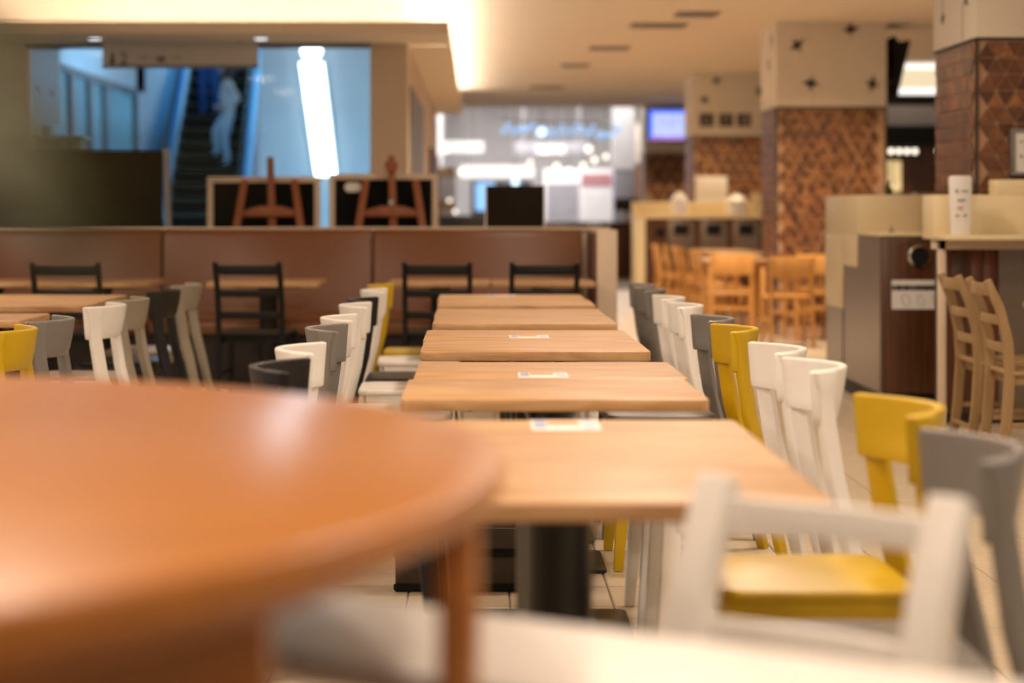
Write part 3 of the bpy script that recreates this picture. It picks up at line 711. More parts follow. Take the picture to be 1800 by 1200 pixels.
# ------------------------------------------------------------------ stacking plastic chairs
def shell_chair(label, pm, group=None):
    t = thing('stacking_chair', label, 'chair', (0, 0, 0), 0, group)
    # seat slab
    MB().prism(rrect(-0.205, 0.205, -0.215, 0.215, 0.05), 0.428, 0.452).build('seat', pm, t, 0.009, 3)
    ap = MB()
    ap.box(-0.17, 0.17, -0.205, -0.185, 0.385, 0.43).box(-0.17, 0.17, 0.185, 0.205, 0.385, 0.43).box(0.165, 0.185, -0.18, 0.18, 0.385, 0.43).box(-0.195, -0.175, -0.18, 0.18, 0.385, 0.43)
    ap.build('apron', pm, t, 0.004)
    for s in (-1, 1):
        MB().sweep([(0.175, s*0.185, 0.43), (0.182, s*0.19, 0.3), (0.205, s*0.205, 0.0)], [0.036, 0.034, 0.028], [0.046, 0.044, 0.032], (0, 1, 0)).build('front_leg', pm, t, 0.005)
        tg = (-0.70, -s*0.71, 0)
        MB().sweep([(-0.350, s*0.235, 0.0), (-0.262, s*0.212, 0.40), (-0.232, s*0.211, 0.52), (-0.212, s*0.214, 0.65), (-0.207, s*0.2155, 0.70), (-0.203, s*0.2165, 0.750), (-0.201, s*0.2175, 0.797)],
                   [0.036, 0.054, 0.056, 0.054, 0.050, 0.056, 0.084], [0.026, 0.028, 0.028, 0.026, 0.024, 0.024, 0.028], tg).build('rear_leg', pm, t, 0.005)
    # wrapped backrest: curved sheet bulging away from the sitter, narrower at its lower edge
    n = 22; th = 0.022
    vs = []; fs = []
    for zi, (z, bul, hw, dx) in enumerate(((0.662, 0.075, 0.232, -0.006), (0.69, 0.088, 0.238, -0.003), (0.74, 0.102, 0.242, 0), (0.79, 0.114, 0.245, 0.004), (0.80, 0.116, 0.245, 0.005))):
        for off in (0, 1):
            for i in range(n+1):
                u = -1+2*i/n
                y = u*hw
                x = -0.163+dx-bul*(1-abs(u)**2.0)
                # thickness along the normal
                nx, ny = -1.0, (2*bul*u/hw)*-1
                l = math.hypot(nx, ny)
                k = 1.0 if abs(u) < 0.95 else 1.5
                vs.append((x+off*th*nx/l*k, y-off*th*ny/l*-1*0.6 if False else y, z))
    row = n+1
    for zi in range(4):
        for i in range(n):
            a = zi*2*row+i
            fs.append((a, a+1, a+1+2*row, a+2*row))
            b = a+row
            fs.append((b+1, b, b+2*row, b+1+2*row))
        a = zi*2*row
        fs.append((a, a+2*row, a+3*row, a+row)); fs.append((a+n+row, a+n+3*row, a+n+2*row, a+n))
    for i in range(n):
        fs.append((i+1, i, i+row, i+row+1))
        a = 4*2*row+i; fs.append((a, a+1, a+1+row, a+row))
    MB().add(vs, fs).build('backrest', pm, t, 0.006, 2, angle=50)
    return t
PROTO = {}
COL = {'white': P_WHITE, 'grey': P_GREY, 'yellow': P_YELLOW, 'black': P_BLACK, 'taupe': P_TAUPE}
def place_shell(col, x, y, rz, label, group):
    if col not in PROTO:
        o = shell_chair(label, COL[col], group); PROTO[col] = o
        o.location = (x, y, 0); o.rotation_euler.z = rz
        return o
    return dup(PROTO[col], (x, y, 0), rz, label, group)
right_row = [('grey', 3.68, 'at the front table, nearest the camera'), ('yellow', 4.375, 'at the front table'), ('white', 5.46, 'at the second table'),
             ('white', 6.09, 'at the third table, behind another white chair'), ('yellow', 7.08, 'at the fourth table, before a grey chair'), ('grey', 7.72, 'at the fifth table, just behind the yellow chair'),
             ('white', 8.75, 'at the sixth table, behind the grey chair'), ('white', 9.50, 'at the seventh table, before two greys'), ('grey', 10.45, 'at the eighth table, second from the row end'), ('grey', 11.05, 'at the row end, farthest')]
for c, yf, wh in right_row:
    place_shell(c, 0.645 if yf < 4 else 0.668, yf-0.245, R(180)+R(random.uniform(-1.5, 1.5)), c+' plastic chair on the counter side '+wh, 'plastic chairs on the counter side')
left_row = [('black', 5.43, 'at the second table, lowest in view'), ('white', 6.09, 'at the third table, beside the reflection streak'), ('grey', 7.10, 'at the fourth table, the only grey one'), ('white', 7.76, 'at the fifth table, behind the grey chair'),
            ('white', 8.76, 'at the sixth table, before the black chair'), ('black', 9.30, 'at the seventh table, seat showing'), ('white', 10.32, 'at the eighth table, before the yellow chair'), ('yellow', 10.95, 'at the row end, the only yellow one')]
for c, yf, wh in left_row:
    place_shell(c, -0.30, yf-0.245, R(random.uniform(-1.5, 1.5)), c+' plastic chair on the escalator side '+wh, 'plastic chairs on the escalator side')
aisle = [('yellow', 7.03, 'cut by the picture edge'), ('grey', 7.66, 'between yellow and white chairs'), ('white', 8.75, 'the only white one'), ('taupe', 9.36, 'behind the white chair'), ('black', 10.32, 'the only black one'), ('taupe', 11.1, 'last of the line by the banquette')]
for c, yf, wh in aisle:
    nm = 'light grey' if c == 'taupe' else c
    place_shell(c, -1.80, yf-0.245, R(180)+R(random.uniform(-2, 2)), nm+' plastic chair in the aisle row, '+wh, 'plastic chairs of the aisle row')

# ------------------------------------------------------------------ ladder-back chairs
def ladder_chair(label, m, h=0.88, w=0.42, group=None, sw=0.030, sd=0.040, depth=0.40, slats=((0.835, 0.058), (0.695, 0.044), (0.565, 0.044))):
    t = thing('ladder_chair', label, 'chair', (0, 0, 0), 0, group)
    k = h/0.88; hx = w/2-sw/2
    pts = [(0, -0.235), (0.22, -0.205), (0.45, -0.19), (0.60, -0.200), (0.75, -0.237), (0.88, -0.295)]
    for s in (-1, 1):
        MB().sweep([(x, s*hx, z*k) for z, x in pts], sw, [sd*0.85, sd, sd, sd, sd*0.9, sd*0.75], (0, 1, 0)).build('rear_leg', m, t, 0.006, 3)
        MB().sweep([(depth-0.225, s*(hx+0.01), 0.44*k), (depth-0.215, s*(hx+0.01), 0.0)], [0.036, 0.028], [0.036, 0.028], (0, 1, 0)).build('front_leg', m, t, 0.005)
        MB().sweep([(-0.205, s*hx, 0.21*k), (depth-0.22, s*(hx+0.01), 0.21*k)], 0.018, 0.024, (0, 1, 0)).build('stretcher', m, t, 0.004)
    for z, hh in slats:
        x0 = -0.19-0.105*max(0, (z-0.45)/0.43)**1.6
        path = []
        for i in range(9):
            u = -1+i/4; path.append((x0-0.018*(1-u*u), u*(hx-0.006), z*k))
        MB().sweep(path, hh*k, 0.016, (0, 0, 1)).build('slat', m, t, 0.004)
    MB().sweep([(-0.225, -hx, 0.13*k), (-0.225, hx, 0.13*k)], 0.02, 0.022, (0, 0, 1)).build('back_stretcher', m, t, 0.003)
    MB().prism(rrect(-0.20, depth-0.195, -w/2-0.005, w/2+0.005, 0.03), 0.437*k, 0.460*k).build('seat', m, t, 0.008, 3)
    MB().box(-0.175, depth-0.235, -hx-0.002, hx+0.002, 0.395*k, 0.437*k).build('apron', m, t, 0.003)
    return t
b0 = ladder_chair('black ladder-back chair before the lone banquette table', BLACKPAINT, 0.89, 0.42, 'black ladder-back chairs by the banquette')
b0.location = (-1.35, 12.18, 0); b0.rotation_euler.z = R(84)
dup(b0, (-2.465, 12.18, 0), R(90), 'black ladder-back chair below the dark screen board, behind the aisle row')
dup(b0, (-0.243, 12.18, 0), R(90), 'black ladder-back chair beside the yellow chair at the far row end')
dup(b0, (0.394, 12.18, 0), R(91), 'black ladder-back chair nearest the cream end wall')
n0 = ladder_chair('natural wood ladder-back chair nearest the bin cabinet', MATS['chair_oak'], 0.88, 0.40, 'natural ladder-back chairs by the counter', 0.028, 0.05)
n0.location = (2.66, 10.0, 0)
dup(n0, (2.645, 9.36, 0), R(-1), 'natural wood ladder-back chair second from the bin cabinet')
wc = ladder_chair('white ladder-back chair before the front table, blurred', WHITEPAINT, 0.84, 0.39, None, 0.052, 0.05, 0.40, ((0.832, 0.048), (0.672, 0.048)))
wc.location = (0.276, 2.36, 0); wc.rotation_euler.z = R(231.5)

# white table under the camera, turned to the same angle as the white chair
wt = thing('white_table', 'narrow white table at the bottom edge before the blurred white chair', 'table', (0.0, 2.11, 0), R(-33))
MB().prism(rrect(-0.56, 0.58, -0.148, 0.148, 0.02), 0.712, 0.74).build('table_top', WHITEPAINT, wt, 0.006, 3)
for xx in (-0.40, 0.42):
    MB().lathe([(0.025, 0.012), (0.025, 0.69), (0.045, 0.712)], (xx, 0.02, 0), 20).build('column', BLACKMETAL, wt)
    MB().box(xx-0.04, xx+0.04, -0.13, 0.14, 0.0, 0.012).build('base_plate', BLACKMETAL, wt)

# ------------------------------------------------------------------ orange round counter close to the camera
rc = thing('round_counter', 'big round orange wood counter close by, strongly blurred', 'table', (-1.03, 2.02, 0))
TOP = 0.95
ring = [(1.055*math.cos(2*PI*i/72), 1.055*math.sin(2*PI*i/72)) for i in range(72)]
MB().prism(ring, TOP-0.032, TOP).build('table_top', MATS['counter_wood'], rc, 0.006, 3)
ra = MB()
ra.lathe([(0.99, TOP-0.065), (0.99, TOP-0.032), (0.96, TOP-0.032), (0.96, TOP-0.065)], n=60)
ra.build('apron', MATS['counter_wood'], rc)
for a in (-9, 75, 165, 255):
    x, y = 1.025*math.cos(R(a)), 1.025*math.sin(R(a))
    MB().sweep([(x, y, 0), (x, y, TOP-0.032)], 0.036, 0.036, (math.cos(R(a)), math.sin(R(a)), 0)).build('leg', MATS['counter_wood'], rc, 0.006)
MB().prism(rrect(-0.50, 0.865, -0.44, -0.40, 0.01), 0.02, TOP-0.032).build('panel', MATS['counter_wood'], rc)

# potted plant on the round counter
pp = thing('potted_plant', 'green leafy plant at the picture edge, strongly blurred', 'plant', (-0.66, 1.32, TOP))
MB().lathe([(0.055, 0.0), (0.075, 0.11), (0.082, 0.115), (0.082, 0.135), (0.07, 0.135), (0.068, 0.115)], n=24).build('pot', CLAY, pp)
MB().lathe([(0.069, 0.115), (0.001, 0.122)], n=24).build('soil', SOIL, pp)
def leaf(path, wmax, nm='leaf'):
    vs = []; fs = []; n = len(path)
    P = [Vector(p) for p in path]
    for i in range(n):
        t = (P[min(i+1, n-1)]-P[max(i-1, 0)]).normalized()
        sd = t.cross(Vector((0.25, -1, 0.15))).normalized()
        ww = wmax*math.sin(PI*(0.06+0.94*i/(n-1)))**0.8 if i < n-1 else 0.001
        vs += [P[i]-sd*ww, P[i]+Vector((0, 0.004, -0.004)), P[i]+sd*ww]
    for i in range(n-1):
        for k in range(2):
            fs.append((3*i+k, 3*i+k+1, 3*i+k+4, 3*i+k+3))
    o = MB().add(vs, fs).build(nm, LEAF, pp)
    return o
def arc(p0, p1, p2, n=9):
    a, b, c = Vector(p0), Vector(p1), Vector(p2)
    return [a*(1-t)**2+b*2*t*(1-t)+c*t*t for t in [i/(n-1) for i in range(n)]]
leaf(arc((0, 0, 0.12), (0.25, -0.25, 0.40), (0.515, -0.55, 0.320)), 0.022)
leaf(arc((0, 0, 0.12), (0.25, -0.30, 0.36), (0.525, -0.58, 0.270)), 0.020)
leaf(arc((0, 0, 0.12), (0.20, -0.25, 0.30), (0.520, -0.55, 0.255)), 0.020)
leaf(arc((0, 0, 0.12), (0.25, -0.30, 0.36), (0.570, -0.66, 0.222)), 0.011)
leaf(arc((0, 0, 0.12), (0.20, -0.30, 0.28), (0.590, -0.69, 0.262)), 0.009)
leaf(arc((0, 0, 0.12), (0.35, -0.40, 0.48), (0.520, -0.60, 0.225)), 0.050)
leaf(arc((0, 0, 0.12), (0.05, -0.1, 0.45), (0.30, -0.30, 0.30)), 0.022)
leaf(arc((0, 0, 0.12), (0.16, -0.05, 0.42), (0.24, -0.12, 0.33)), 0.022)
leaf(arc((0, 0, 0.12), (-0.1, 0.0, 0.45), (-0.22, -0.08, 0.40)), 0.024)
leaf(arc((0, 0, 0.12), (-0.05, 0.1, 0.45), (-0.12, 0.22, 0.36)), 0.024)
leaf(arc((0, 0, 0.12), (0.05, 0.1, 0.48), (0.08, 0.18, 0.42)), 0.024)

# low dark basket under the tables
bs = thing('luggage_basket', 'low dark brown basket on the floor under the centre row', 'basket', (-0.06, 6.40, 0))
MB().box(-0.2, 0.2, -0.13, 0.13, 0.0, 0.012).build('bottom', DARKBROWN, bs)
for a, b, c, d in ((-0.2, 0.2, -0.13, -0.115), (-0.2, 0.2, 0.115, 0.13), (-0.2, -0.185, -0.115, 0.115), (0.185, 0.2, -0.115, 0.115)):
    MB().box(a, b, c, d, 0.012, 0.20).build('side_panel', BASKET, bs, 0.003)
MB().box(-0.205, 0.205, -0.135, -0.13, 0.11, 0.135).build('band', BLACKPAINT, bs)
MB().box(-0.205, 0.205, -0.135, -0.13, 0.005, 0.025).build('band', BLACKPAINT, bs)

# ------------------------------------------------------------------ bin station
bn = thing('bin_station', 'dark wood bin cabinet with round hole and stepped cream side', 'cabinet', (2.424, 12.0, 0))
MB().box(0.0, 0.385, 0.0, 1.85, 0.10, 1.045).build('body', STEEL, bn)
MB().box(0.012, 0.375, -0.018, 0.0, 0.10, 1.035).build('door', MATS['walnut'], bn, 0.002)
MB().box(0.02, 0.385, 0.03, 1.8, 0.0, 0.10).build('toe_kick', BLACKPAINT, bn)
MB().box(-0.01, 0.40, -0.03, 0.66, 1.045, 1.070).build('counter_top', CREAM, bn, 0.003)
MB().box(-0.006, 0.415, 0.66, 1.85, 1.045, 1.300).build('upstand', CREAM, bn, 0.004)
MB().box(-0.008, 0.0, 0.70, 1.20, 0.84, 1.045).build('cream_step', CREAM, bn, 0.002)
MB().box(-0.008, 0.0, 1.20, 1.85, 0.55, 1.045).build('cream_step', CREAM, bn, 0.002)
MB().box(-0.004, 0.0, 1.195, 1.205, 0.10, 0.55).build('panel_joint', DARKBASE, bn)
ringm = MB()
vs = []; fs = []
for i in range(36):
    a = 2*PI*i/36
    for r, yy in ((0.057, 0.0), (0.057, -0.012), (0.073, -0.009), (0.076, 0.0)):
        vs.append((r*math.cos(a), yy, r*math.sin(a)))
for i in range(36):
    for k in range(4):
        j = (i+1) % 36; fs.append((4*i+k, 4*i+(k+1) % 4, 4*j+(k+1) % 4, 4*j+k))
o = ringm.add(vs, fs).build('hole_ring', CHROME, bn); o.location = (0.235, -0.018, 0.925)
o = MB().tube([(0, 0.004, 0), (0, -0.004, 0)], 0.058, 32).build('hole', RUBBER, bn); o.location = (0.235, -0.018, 0.925)
nt_ = MB().box(0.066, 0.372, -0.0215, -0.018, 0.607, 0.782).build('notice', PAPER, bn)
lt = MB(); xx = 0.07
for k in range(13):
    ww = random.choice((0.014, 0.018, 0.020)); lt.box(xx, min(0.37, xx+ww), -0.0235, -0.0214, 0.720, 0.752); xx += 0.0228
lt.build('lettering', PRINT_DARK, nt_)
MB().box(0.067, 0.371, -0.0226, -0.0214, 0.728, 0.742).build('lettering_stroke', PRINT_DARK, nt_)
for k, xx in enumerate((0.150, 0.240, 0.330)):
    pts = []
    for i in range(25):
        a = 2*PI*i/24; ww = 0.024 if k == 0 else 0.019
        if k == 1: ww *= 0.6+0.4*(1-max(0, math.sin(a)))
        u, v = ww*math.cos(a), 0.036*math.sin(a)
        pts.append((xx+u*math.cos(0.35)+v*-math.sin(-0.35)*-1*0.6, -0.0220, 0.660+v))
    MB().tube(pts, 0.0022, 5).build('bin_symbol', PRINT_GREY, nt_)
for xx in (0.09, 0.335):
    d = thing('counter_peg', 'tiny dark peg on the bin cabinet top, '+('nearer its stepped side' if xx < 0.2 else 'nearer the sign stand'), 'fitting', (2.424+xx, 12.1, 1.07))
    MB().lathe([(0.02, 0.0), (0.02, 0.006), (0.006, 0.01), (0.006, 0.03), (0.009, 0.034)], n=14).build('body', GREYMETAL, d)

# serving counter with cream frame in front of the near pillar
cn = thing('serving_counter', 'cream topped counter with wood panels behind the natural chairs', 'counter', (2.53, 10.75, 0))
MB().box(0.0, 1.9, -0.03, 0.30, 1.040, 1.066).build('counter_top', CREAM, cn, 0.003)
MB().box(0.0, 1.9, 0.30, 0.58, 1.040, 1.288).build('upstand', CREAM, cn, 0.004)
MB().box(0.02, 0.062, 0.27, 0.31, 0.0, 1.04).build('post', CREAMWALL, cn, 0.003)
for k, (a, b) in enumerate(((0.065, 0.135), (0.137, 0.245), (0.247, 0.315), (0.317, 0.395))):
    MB().box(a, b, 0.46, 0.48, 0.06, 1.04).build('wood_panel', MATS['rosewood' if k != 1 else 'walnut'], cn, 0.002)
MB().box(0.397, 1.9, 0.44, 0.48, 0.06, 1.04).build('steel_panel', STEEL, cn)
MB().box(0.065, 1.9, 0.48, 0.56, 0.0, 1.04).build('carcass', DARKBASE, cn)
MB().box(0.02, 1.9, 0.27, 0.46, 0.985, 1.04).build('apron_rail', CREAMWALL, cn)
ss = thing('sign_stand', 'white upright sign tower standing on the counter', 'sign', (2.648, 10.93, 1.066))
MB().prism([(-0.048, 0.0), (0.048, 0.0), (0.060, 0.31), (0.052, 0.325), (-0.052, 0.325), (-0.060, 0.31)], -0.025, 0.025, 'xz').build('panel', PAPER, ss, 0.004)
MB().box(-0.032, -0.018, -0.028, -0.025, 0.232, 0.25).box(0.0, 0.035, -0.028, -0.025, 0.236, 0.246).build('lettering', P_TAUPE, ss)
MB().box(-0.022, 0.022, -0.028, -0.025, 0.185, 0.196).build('lettering', P_TAUPE, ss)
MB().box(-0.022, 0.008, -0.028, -0.025, 0.142, 0.154).build('red_lettering', PRINT_RED, ss)
MB().box(-0.03, -0.012, -0.028, -0.025, 0.10, 0.112).box(0.01, 0.03, -0.028, -0.025, 0.10, 0.112).build('lettering', P_TAUPE, ss)
tag(MB().box(-0.16, 0.45, -0.09, 0.09, 0, 0.085).build('storage_box', CREAM, None, 0.006, loc=(3.05, 11.18, 1.288)), 'cream box on the counter ledge under the framed notice', 'box')
fr = thing('framed_notice', 'grey framed paper notice on the near tiled pillar', 'picture', (3.28, 11.36, 1.40))
for a, b, c, d in ((-0.24, 0.24, 0.0, 0.02), (-0.24, 0.24, 0.245, 0.265), (-0.24, -0.22, 0.02, 0.245), (0.22, 0.24, 0.02, 0.245)):
    MB().box(a, b, -0.02, 0.02, c, d).build('frame', GREYMETAL, fr, 0.002)
MB().box(-0.22, 0.22, -0.01, 0.0, 0.02, 0.245).build('paper', PAPER, fr)
g = MB()
for k in range(6): g.box(-0.165, -0.06-0.02*(k % 2), -0.012, -0.0098, 0.19-k*0.024, 0.197-k*0.024)
g.box(-0.19, -0.175, -0.012, -0.0098, 0.185, 0.2).box(-0.19, -0.175, -0.012, -0.0098, 0.10, 0.12).build('lettering', PRINT_GREY, fr)
# table at the right edge
pedestal_table(0.7, 0.7, 'wood table at the picture edge before the natural chairs', (3.10, 9.72, 0), None)

# ------------------------------------------------------------------ beech chairs and long tables in front of the bird pillar
def beech_chair(label, group):
    m = MATS['chair_beech']
    t = thing('beech_chair', label, 'chair', (0, 0, 0), 0, group)
    for s in (-1, 1):
        MB().sweep([(-0.245, s*0.185, 0), (-0.20, s*0.18, 0.45), (-0.215, s*0.18, 0.62), (-0.255, s*0.182, 0.80)], 0.034, [0.034, 0.042, 0.038, 0.028], (0, 1, 0)).build('rear_leg', m, t, 0.006)
        MB().sweep([(0.19, s*0.185, 0.44), (0.20, s*0.19, 0)], [0.036, 0.028], [0.036, 0.028], (0, 1, 0)).build('front_leg', m, t, 0.005)
        MB().sweep([(-0.22, s*0.183, 0.24), (0.19, s*0.187, 0.24)], 0.018, 0.026, (0, 1, 0)).build('stretcher', m, t, 0.003)
    pth = [(-0.238-0.016*(1-(u*u)), u*0.172, 0.705) for u in [-1+i/4 for i in range(9)]]
    MB().sweep(pth, 0.185, 0.018, (0, 0, 1)).build('top_rail', m, t, 0.006)
    MB().sweep([(-0.200, -0.165, 0.485), (-0.200, 0.165, 0.485)], 0.035, 0.016, (0, 0, 1)).build('lower_rail', m, t, 0.004)
    for u in (-0.045, 0.055): MB().sweep([(-0.202, u, 0.48), (-0.228, u, 0.64)], 0.05, 0.014, (0, 1, 0)).build('splat', m, t, 0.003)
    MB().sweep([(-0.222, -0.17, 0.31), (-0.222, 0.17, 0.31)], 0.03, 0.018, (0, 0, 1)).build('back_stretcher', m, t, 0.003)
    MB().prism(rrect(-0.20, 0.215, -0.20, 0.20, 0.03), 0.425, 0.45).build('seat', m, t, 0.007)
    return t
bc = beech_chair('beech chair with its back to the camera, in front of the bird pillar', 'beech chairs around the long tables')
bc.location = (2.735, 17.62, 0); bc.rotation_euler.z = R(92)
k = 0
for x, y, rz, wh in ((2.32, 18.35, 88, 'with its back to the camera, behind the nearest beech chair'), (2.44, 20.25, 8, 'at the near end of the long side facing the tables'), (2.42, 21.1, -6, 'second along the long side of the tables'),
                 (2.43, 22.0, 4, 'third along the long side of the tables'), (2.40, 22.9, -5, 'fourth along the long side of the tables'), (2.36, 23.75, 3, 'last along the long side by the far bin counter'),
                 (3.07, 18.42, 96, 'close against the bird pillar')):
    dup(bc, (x, y, 0), R(rz), 'beech chair '+wh)
def beech_table(x, y, w, d, lb):
    m = MATS['chair_beech']; t = thing('beech_table', lb, 'table', (x, y, 0), 0, 'beech tables in a line')
    MB().box(-w/2, w/2, -d/2, d/2, 0.71, 0.74).build('table_top', MATS['table_wood'], t, 0.005)
    MB().box(-w/2+0.05, w/2-0.05, -d/2+0.05, d/2-0.05, 0.65, 0.71).build('apron', m, t)
    for a in (-1, 1):
        for b in (-1, 1):
            MB().sweep([(a*(w/2-0.06), b*(d/2-0.06), 0), (a*(w/2-0.06), b*(d/2-0.06), 0.71)], 0.045, 0.045, (1, 0, 0)).build('leg', m, t, 0.004)
beech_table(2.46, 19.2, 0.62, 0.66, 'beech table nearest the camera in the line')
beech_table(2.86, 20.95, 0.60, 1.3, 'beech table in the middle of the line')
beech_table(2.86, 22.95, 0.60, 1.9, 'beech table nearest the far bin counter')
tag(MB().box(-0.25, 0.25, -0.5, 0.5, 0.0, 0.40).box(-0.25, 0.25, -0.5, 0.5, 0.40, 0.46).build('dark_bench', DARKBROWN, None, 0.01, loc=(3.62, 18.4, 0)), 'dark low bench beside the bird pillar', 'bench')

# far bin counter before the pictogram pillar
fc = thing('far_bin_counter', 'cream bin counter with dark openings before the pictogram pillar', 'counter', (2.0, 24.5, 0))
MB().box(0.0, 1.55, 0.0, 0.6, 0.0, 1.10).build('carcass', MATS['walnut'], fc)
MB().box(-0.06, 1.60, -0.03, 0.35, 1.10, 1.15).build('counter_top', CREAM, fc, 0.004)
MB().box(-0.06, 1.60, 0.35, 0.62, 1.10, 1.31).build('upstand', CREAM, fc, 0.004)
MB().box(-0.06, 0.06, -0.02, 0.6, 0.0, 1.10).build('end_panel', CREAM, fc, 0.003)
for xx in (0.50, 0.90, 1.30):
    MB().box(xx-0.16, xx+0.16, -0.02, 0.0, 0.72, 1.08).build('bin_front', STEEL, fc, 0.004)
    MB().box(xx-0.09, xx+0.09, -0.025, -0.02, 0.90, 1.03).build('bin_opening', RUBBER, fc)
MB().tube([(0.25, -0.02, 0.93), (0.25, 0.0, 0.93)], 0.06, 20).build('bin_hole', RUBBER, fc)
def jug(x, y, z, r, hh, lb, m):
    t = thing('water_jug', lb, 'jug', (x, y, z))
    MB().lathe([(r*0.85, 0), (r, hh*0.2), (r*0.95, hh*0.7), (r*0.6, hh*0.95), (r*0.35, hh)], n=20).build('body', m, t)
    MB().lathe([(r*0.4, hh), (r*0.4, hh*1.06), (0.005, hh*1.1)], n=16).build('lid', m, t)
jug(2.49, 24.6, 1.15, 0.11, 0.26, 'tall white jug on the far bin counter top', P_WHITE)
jug(3.20, 24.62, 1.15, 0.14, 0.24, 'wide white jug on the far bin counter top', P_WHITE)
tag(MB().box(-0.2, 0.2, -0.01, 0.01, 0, 0.32).box(-0.2, 0.2, -0.05, 0.05, 0, 0.01).build('poster_stand', PAPER, None, 0.003, loc=(2.93, 24.98, 1.31)), 'white blank poster stand on the far bin counter ledge', 'sign')
tag(MB().box(-0.11, 0.11, -0.1, 0.1, 0, 0.24).box(-0.12, 0.12, -0.11, 0.11, 0.24, 0.26).build('cream_canister', CREAM, None, 0.012, loc=(3.50, 24.62, 1.15)), 'cream canister at the pillar end of the far bin counter', 'container')

# ------------------------------------------------------------------ far shop behind the passage
struct(MB().box(-0.92, 6.5, 45.5, 45.7, 0, 4.4), 'wall_far', SHOPWHITE, 'pale far wall of the bright shop')
struct(MB().box(-0.92, 6.5, 34.2, 45.5, 4.2, 4.3), 'ceiling_far', SHOPWHITE)
struct(MB().box(-0.92, -0.75, 29.5, 45.5, 0, 4.2), 'wall_far_side', SHOPWHITE)
struct(MB().box(-0.95, 9, 34.2, 34.35, 2.98, 4.2), 'trim_2', CEIL)
def lamp_bar(x0, x1, y, z, hh, lb):
    t = thing('linear_lamp', lb, 'light', ((x0+x1)/2, y, z)); hw = (x1-x0)/2
    MB().box(-hw, hw, -0.06, 0.06, -hh/2, hh/2).build('diffuser', TUBE, t, 0.02)
    MB().box(-hw, hw, -0.07, 0.07, hh/2, hh/2+0.03).build('housing', WHITEPAINT, t)
    for a in (-hw*0.8, hw*0.8): MB().tube([(a, 0, hh/2+0.03), (a, 0, 4.2-z)], 0.008, 6).build('cable', GREYMETAL, t)
lamp_bar(-0.74, 0.12, 40, 2.46, 0.20, 'bright linear lamp hanging at the passage mouth')
lamp_bar(-0.36, 1.16, 41, 1.99, 0.22, 'long bright linear lamp above the dark menu board')
pend = [(958, 264, 36, BULB, 0.13), (978, 292, 36, BULB, 0.10), (1035, 262, 37, BULB, 0.12), (1045, 281, 37, BULB, 0.10), (1025, 290, 37, BULB, 0.09), (1000, 300, 36, BULB, 0.10), (1065, 275, 38, BULB, 0.09), (932, 284, 38, BULB, 0.08), (952, 232, 35, BULBC, 0.14), (906, 320, 36, BULBC, 0.12), (785, 262, 38.5, BULB, 0.12), (812, 302, 39, BULB, 0.11), (790, 352, 34, BULB, 0.06), (800, 372, 34, BULB, 0.06)]
nm = ['brightest warm ball lamp in the middle', 'tall warm ball lamp under the brightest one', 'warm ball lamp highest of the cluster of five', 'warm ball lamp in the heart of the cluster', 'warm ball lamp lowest edge of the cluster', 'warm ball lamp below the cluster', 'warm ball lamp at the pillar side of the cluster', 'dim warm ball lamp nearest the long linear lamp',
      'cool white ball lamp under the blue light garland', 'cool white ball lamp just above the dark menu board', 'warm ball lamp at the end of the upper linear lamp', 'warm ball lamp at the end of the long linear lamp', 'small warm ball lamp beside the tagged blackboard', 'small warm ball lamp lowest beside the tagged blackboard']
for (px, py, d, m, r), lb in zip(pend, nm):
    t = thing('ball_lamp', lb, 'lamp', ((px-840)*d/3500, d, EYE+(370-py)*d/3500), 0, 'ball lamps in the far shop')
    r *= 0.55
    MB().ball((0, 0, 0), r, 14).build('globe', m, t)
    zt = (4.2 if d > 34.2 else 3.0)-(EYE+(370-py)*d/3500)
    MB().tube([(0, 0, r), (0, 0, zt)], 0.006, 6).build('cord', GREYMETAL, t)
# blue light garland
gl = thing('light_garland', 'blue light garland hanging across the passage ceiling', 'light', (0, 36.5, 0))
MB().tube([(0.45, 0, 2.86), (1.0, 0, 2.82), (1.6, 0, 2.82), (2.2, 0, 2.80), (2.58, 0, 2.66)], 0.02, 8).build('cable', GREYMETAL, gl)
lb_ = MB()
for i in range(46):
    u = i/45; x = 0.45+2.15*u; lb_.ball((x, random.uniform(-0.05, 0.05), 2.70+random.uniform(-0.10, 0.10)-0.06*u), 0.036, 8)
o = lb_.build('led_cluster', LEDBLUE, gl); o['kind'] = 'stuff'
for xx in (0.5, 1.15, 2.3): MB().tube([(xx, 0, 2.84), (xx, 0, 4.2)], 0.006, 6).build('hanger', GREYMETAL, gl)
# shop fittings
def shopbox(name, lb, cat, x0, x1, y, z0, z1, m, dep=0.5, parts=()):
    t = thing(name, lb, cat, ((x0+x1)/2, y, 0)); hw = (x1-x0)/2
    MB().box(-hw, hw, 0, dep, z0, z1).build('body', m, t, 0.01)
    for nm_, a, b, c, d, mm in parts: MB().box(a, b, -0.02, 0.0, c, d).build(nm_, mm, t)
    return t
shopbox('display_wall', 'tall pale display wall below the ball lamp cluster', 'shelf', 1.35, 2.85, 40.5, 0, 2.05, SHOPWHITE, 0.4, (('door', -0.70, -0.05, 0.1, 1.75, SHOPGREY), ('door', 0.05, 0.70, 0.1, 1.60, SHOPWHITE), ('valance', 0.0, 0.75, 1.70, 1.95, SHOPPINK)))
shopbox('column_cladding', 'narrow grey column beside the far tiled pillar', 'column', 2.62, 3.05, 38.5, 0, 3.6, SHOPGREY, 0.4, (('panel', -0.2, 0.2, 2.0, 3.5, SHOPWHITE),))
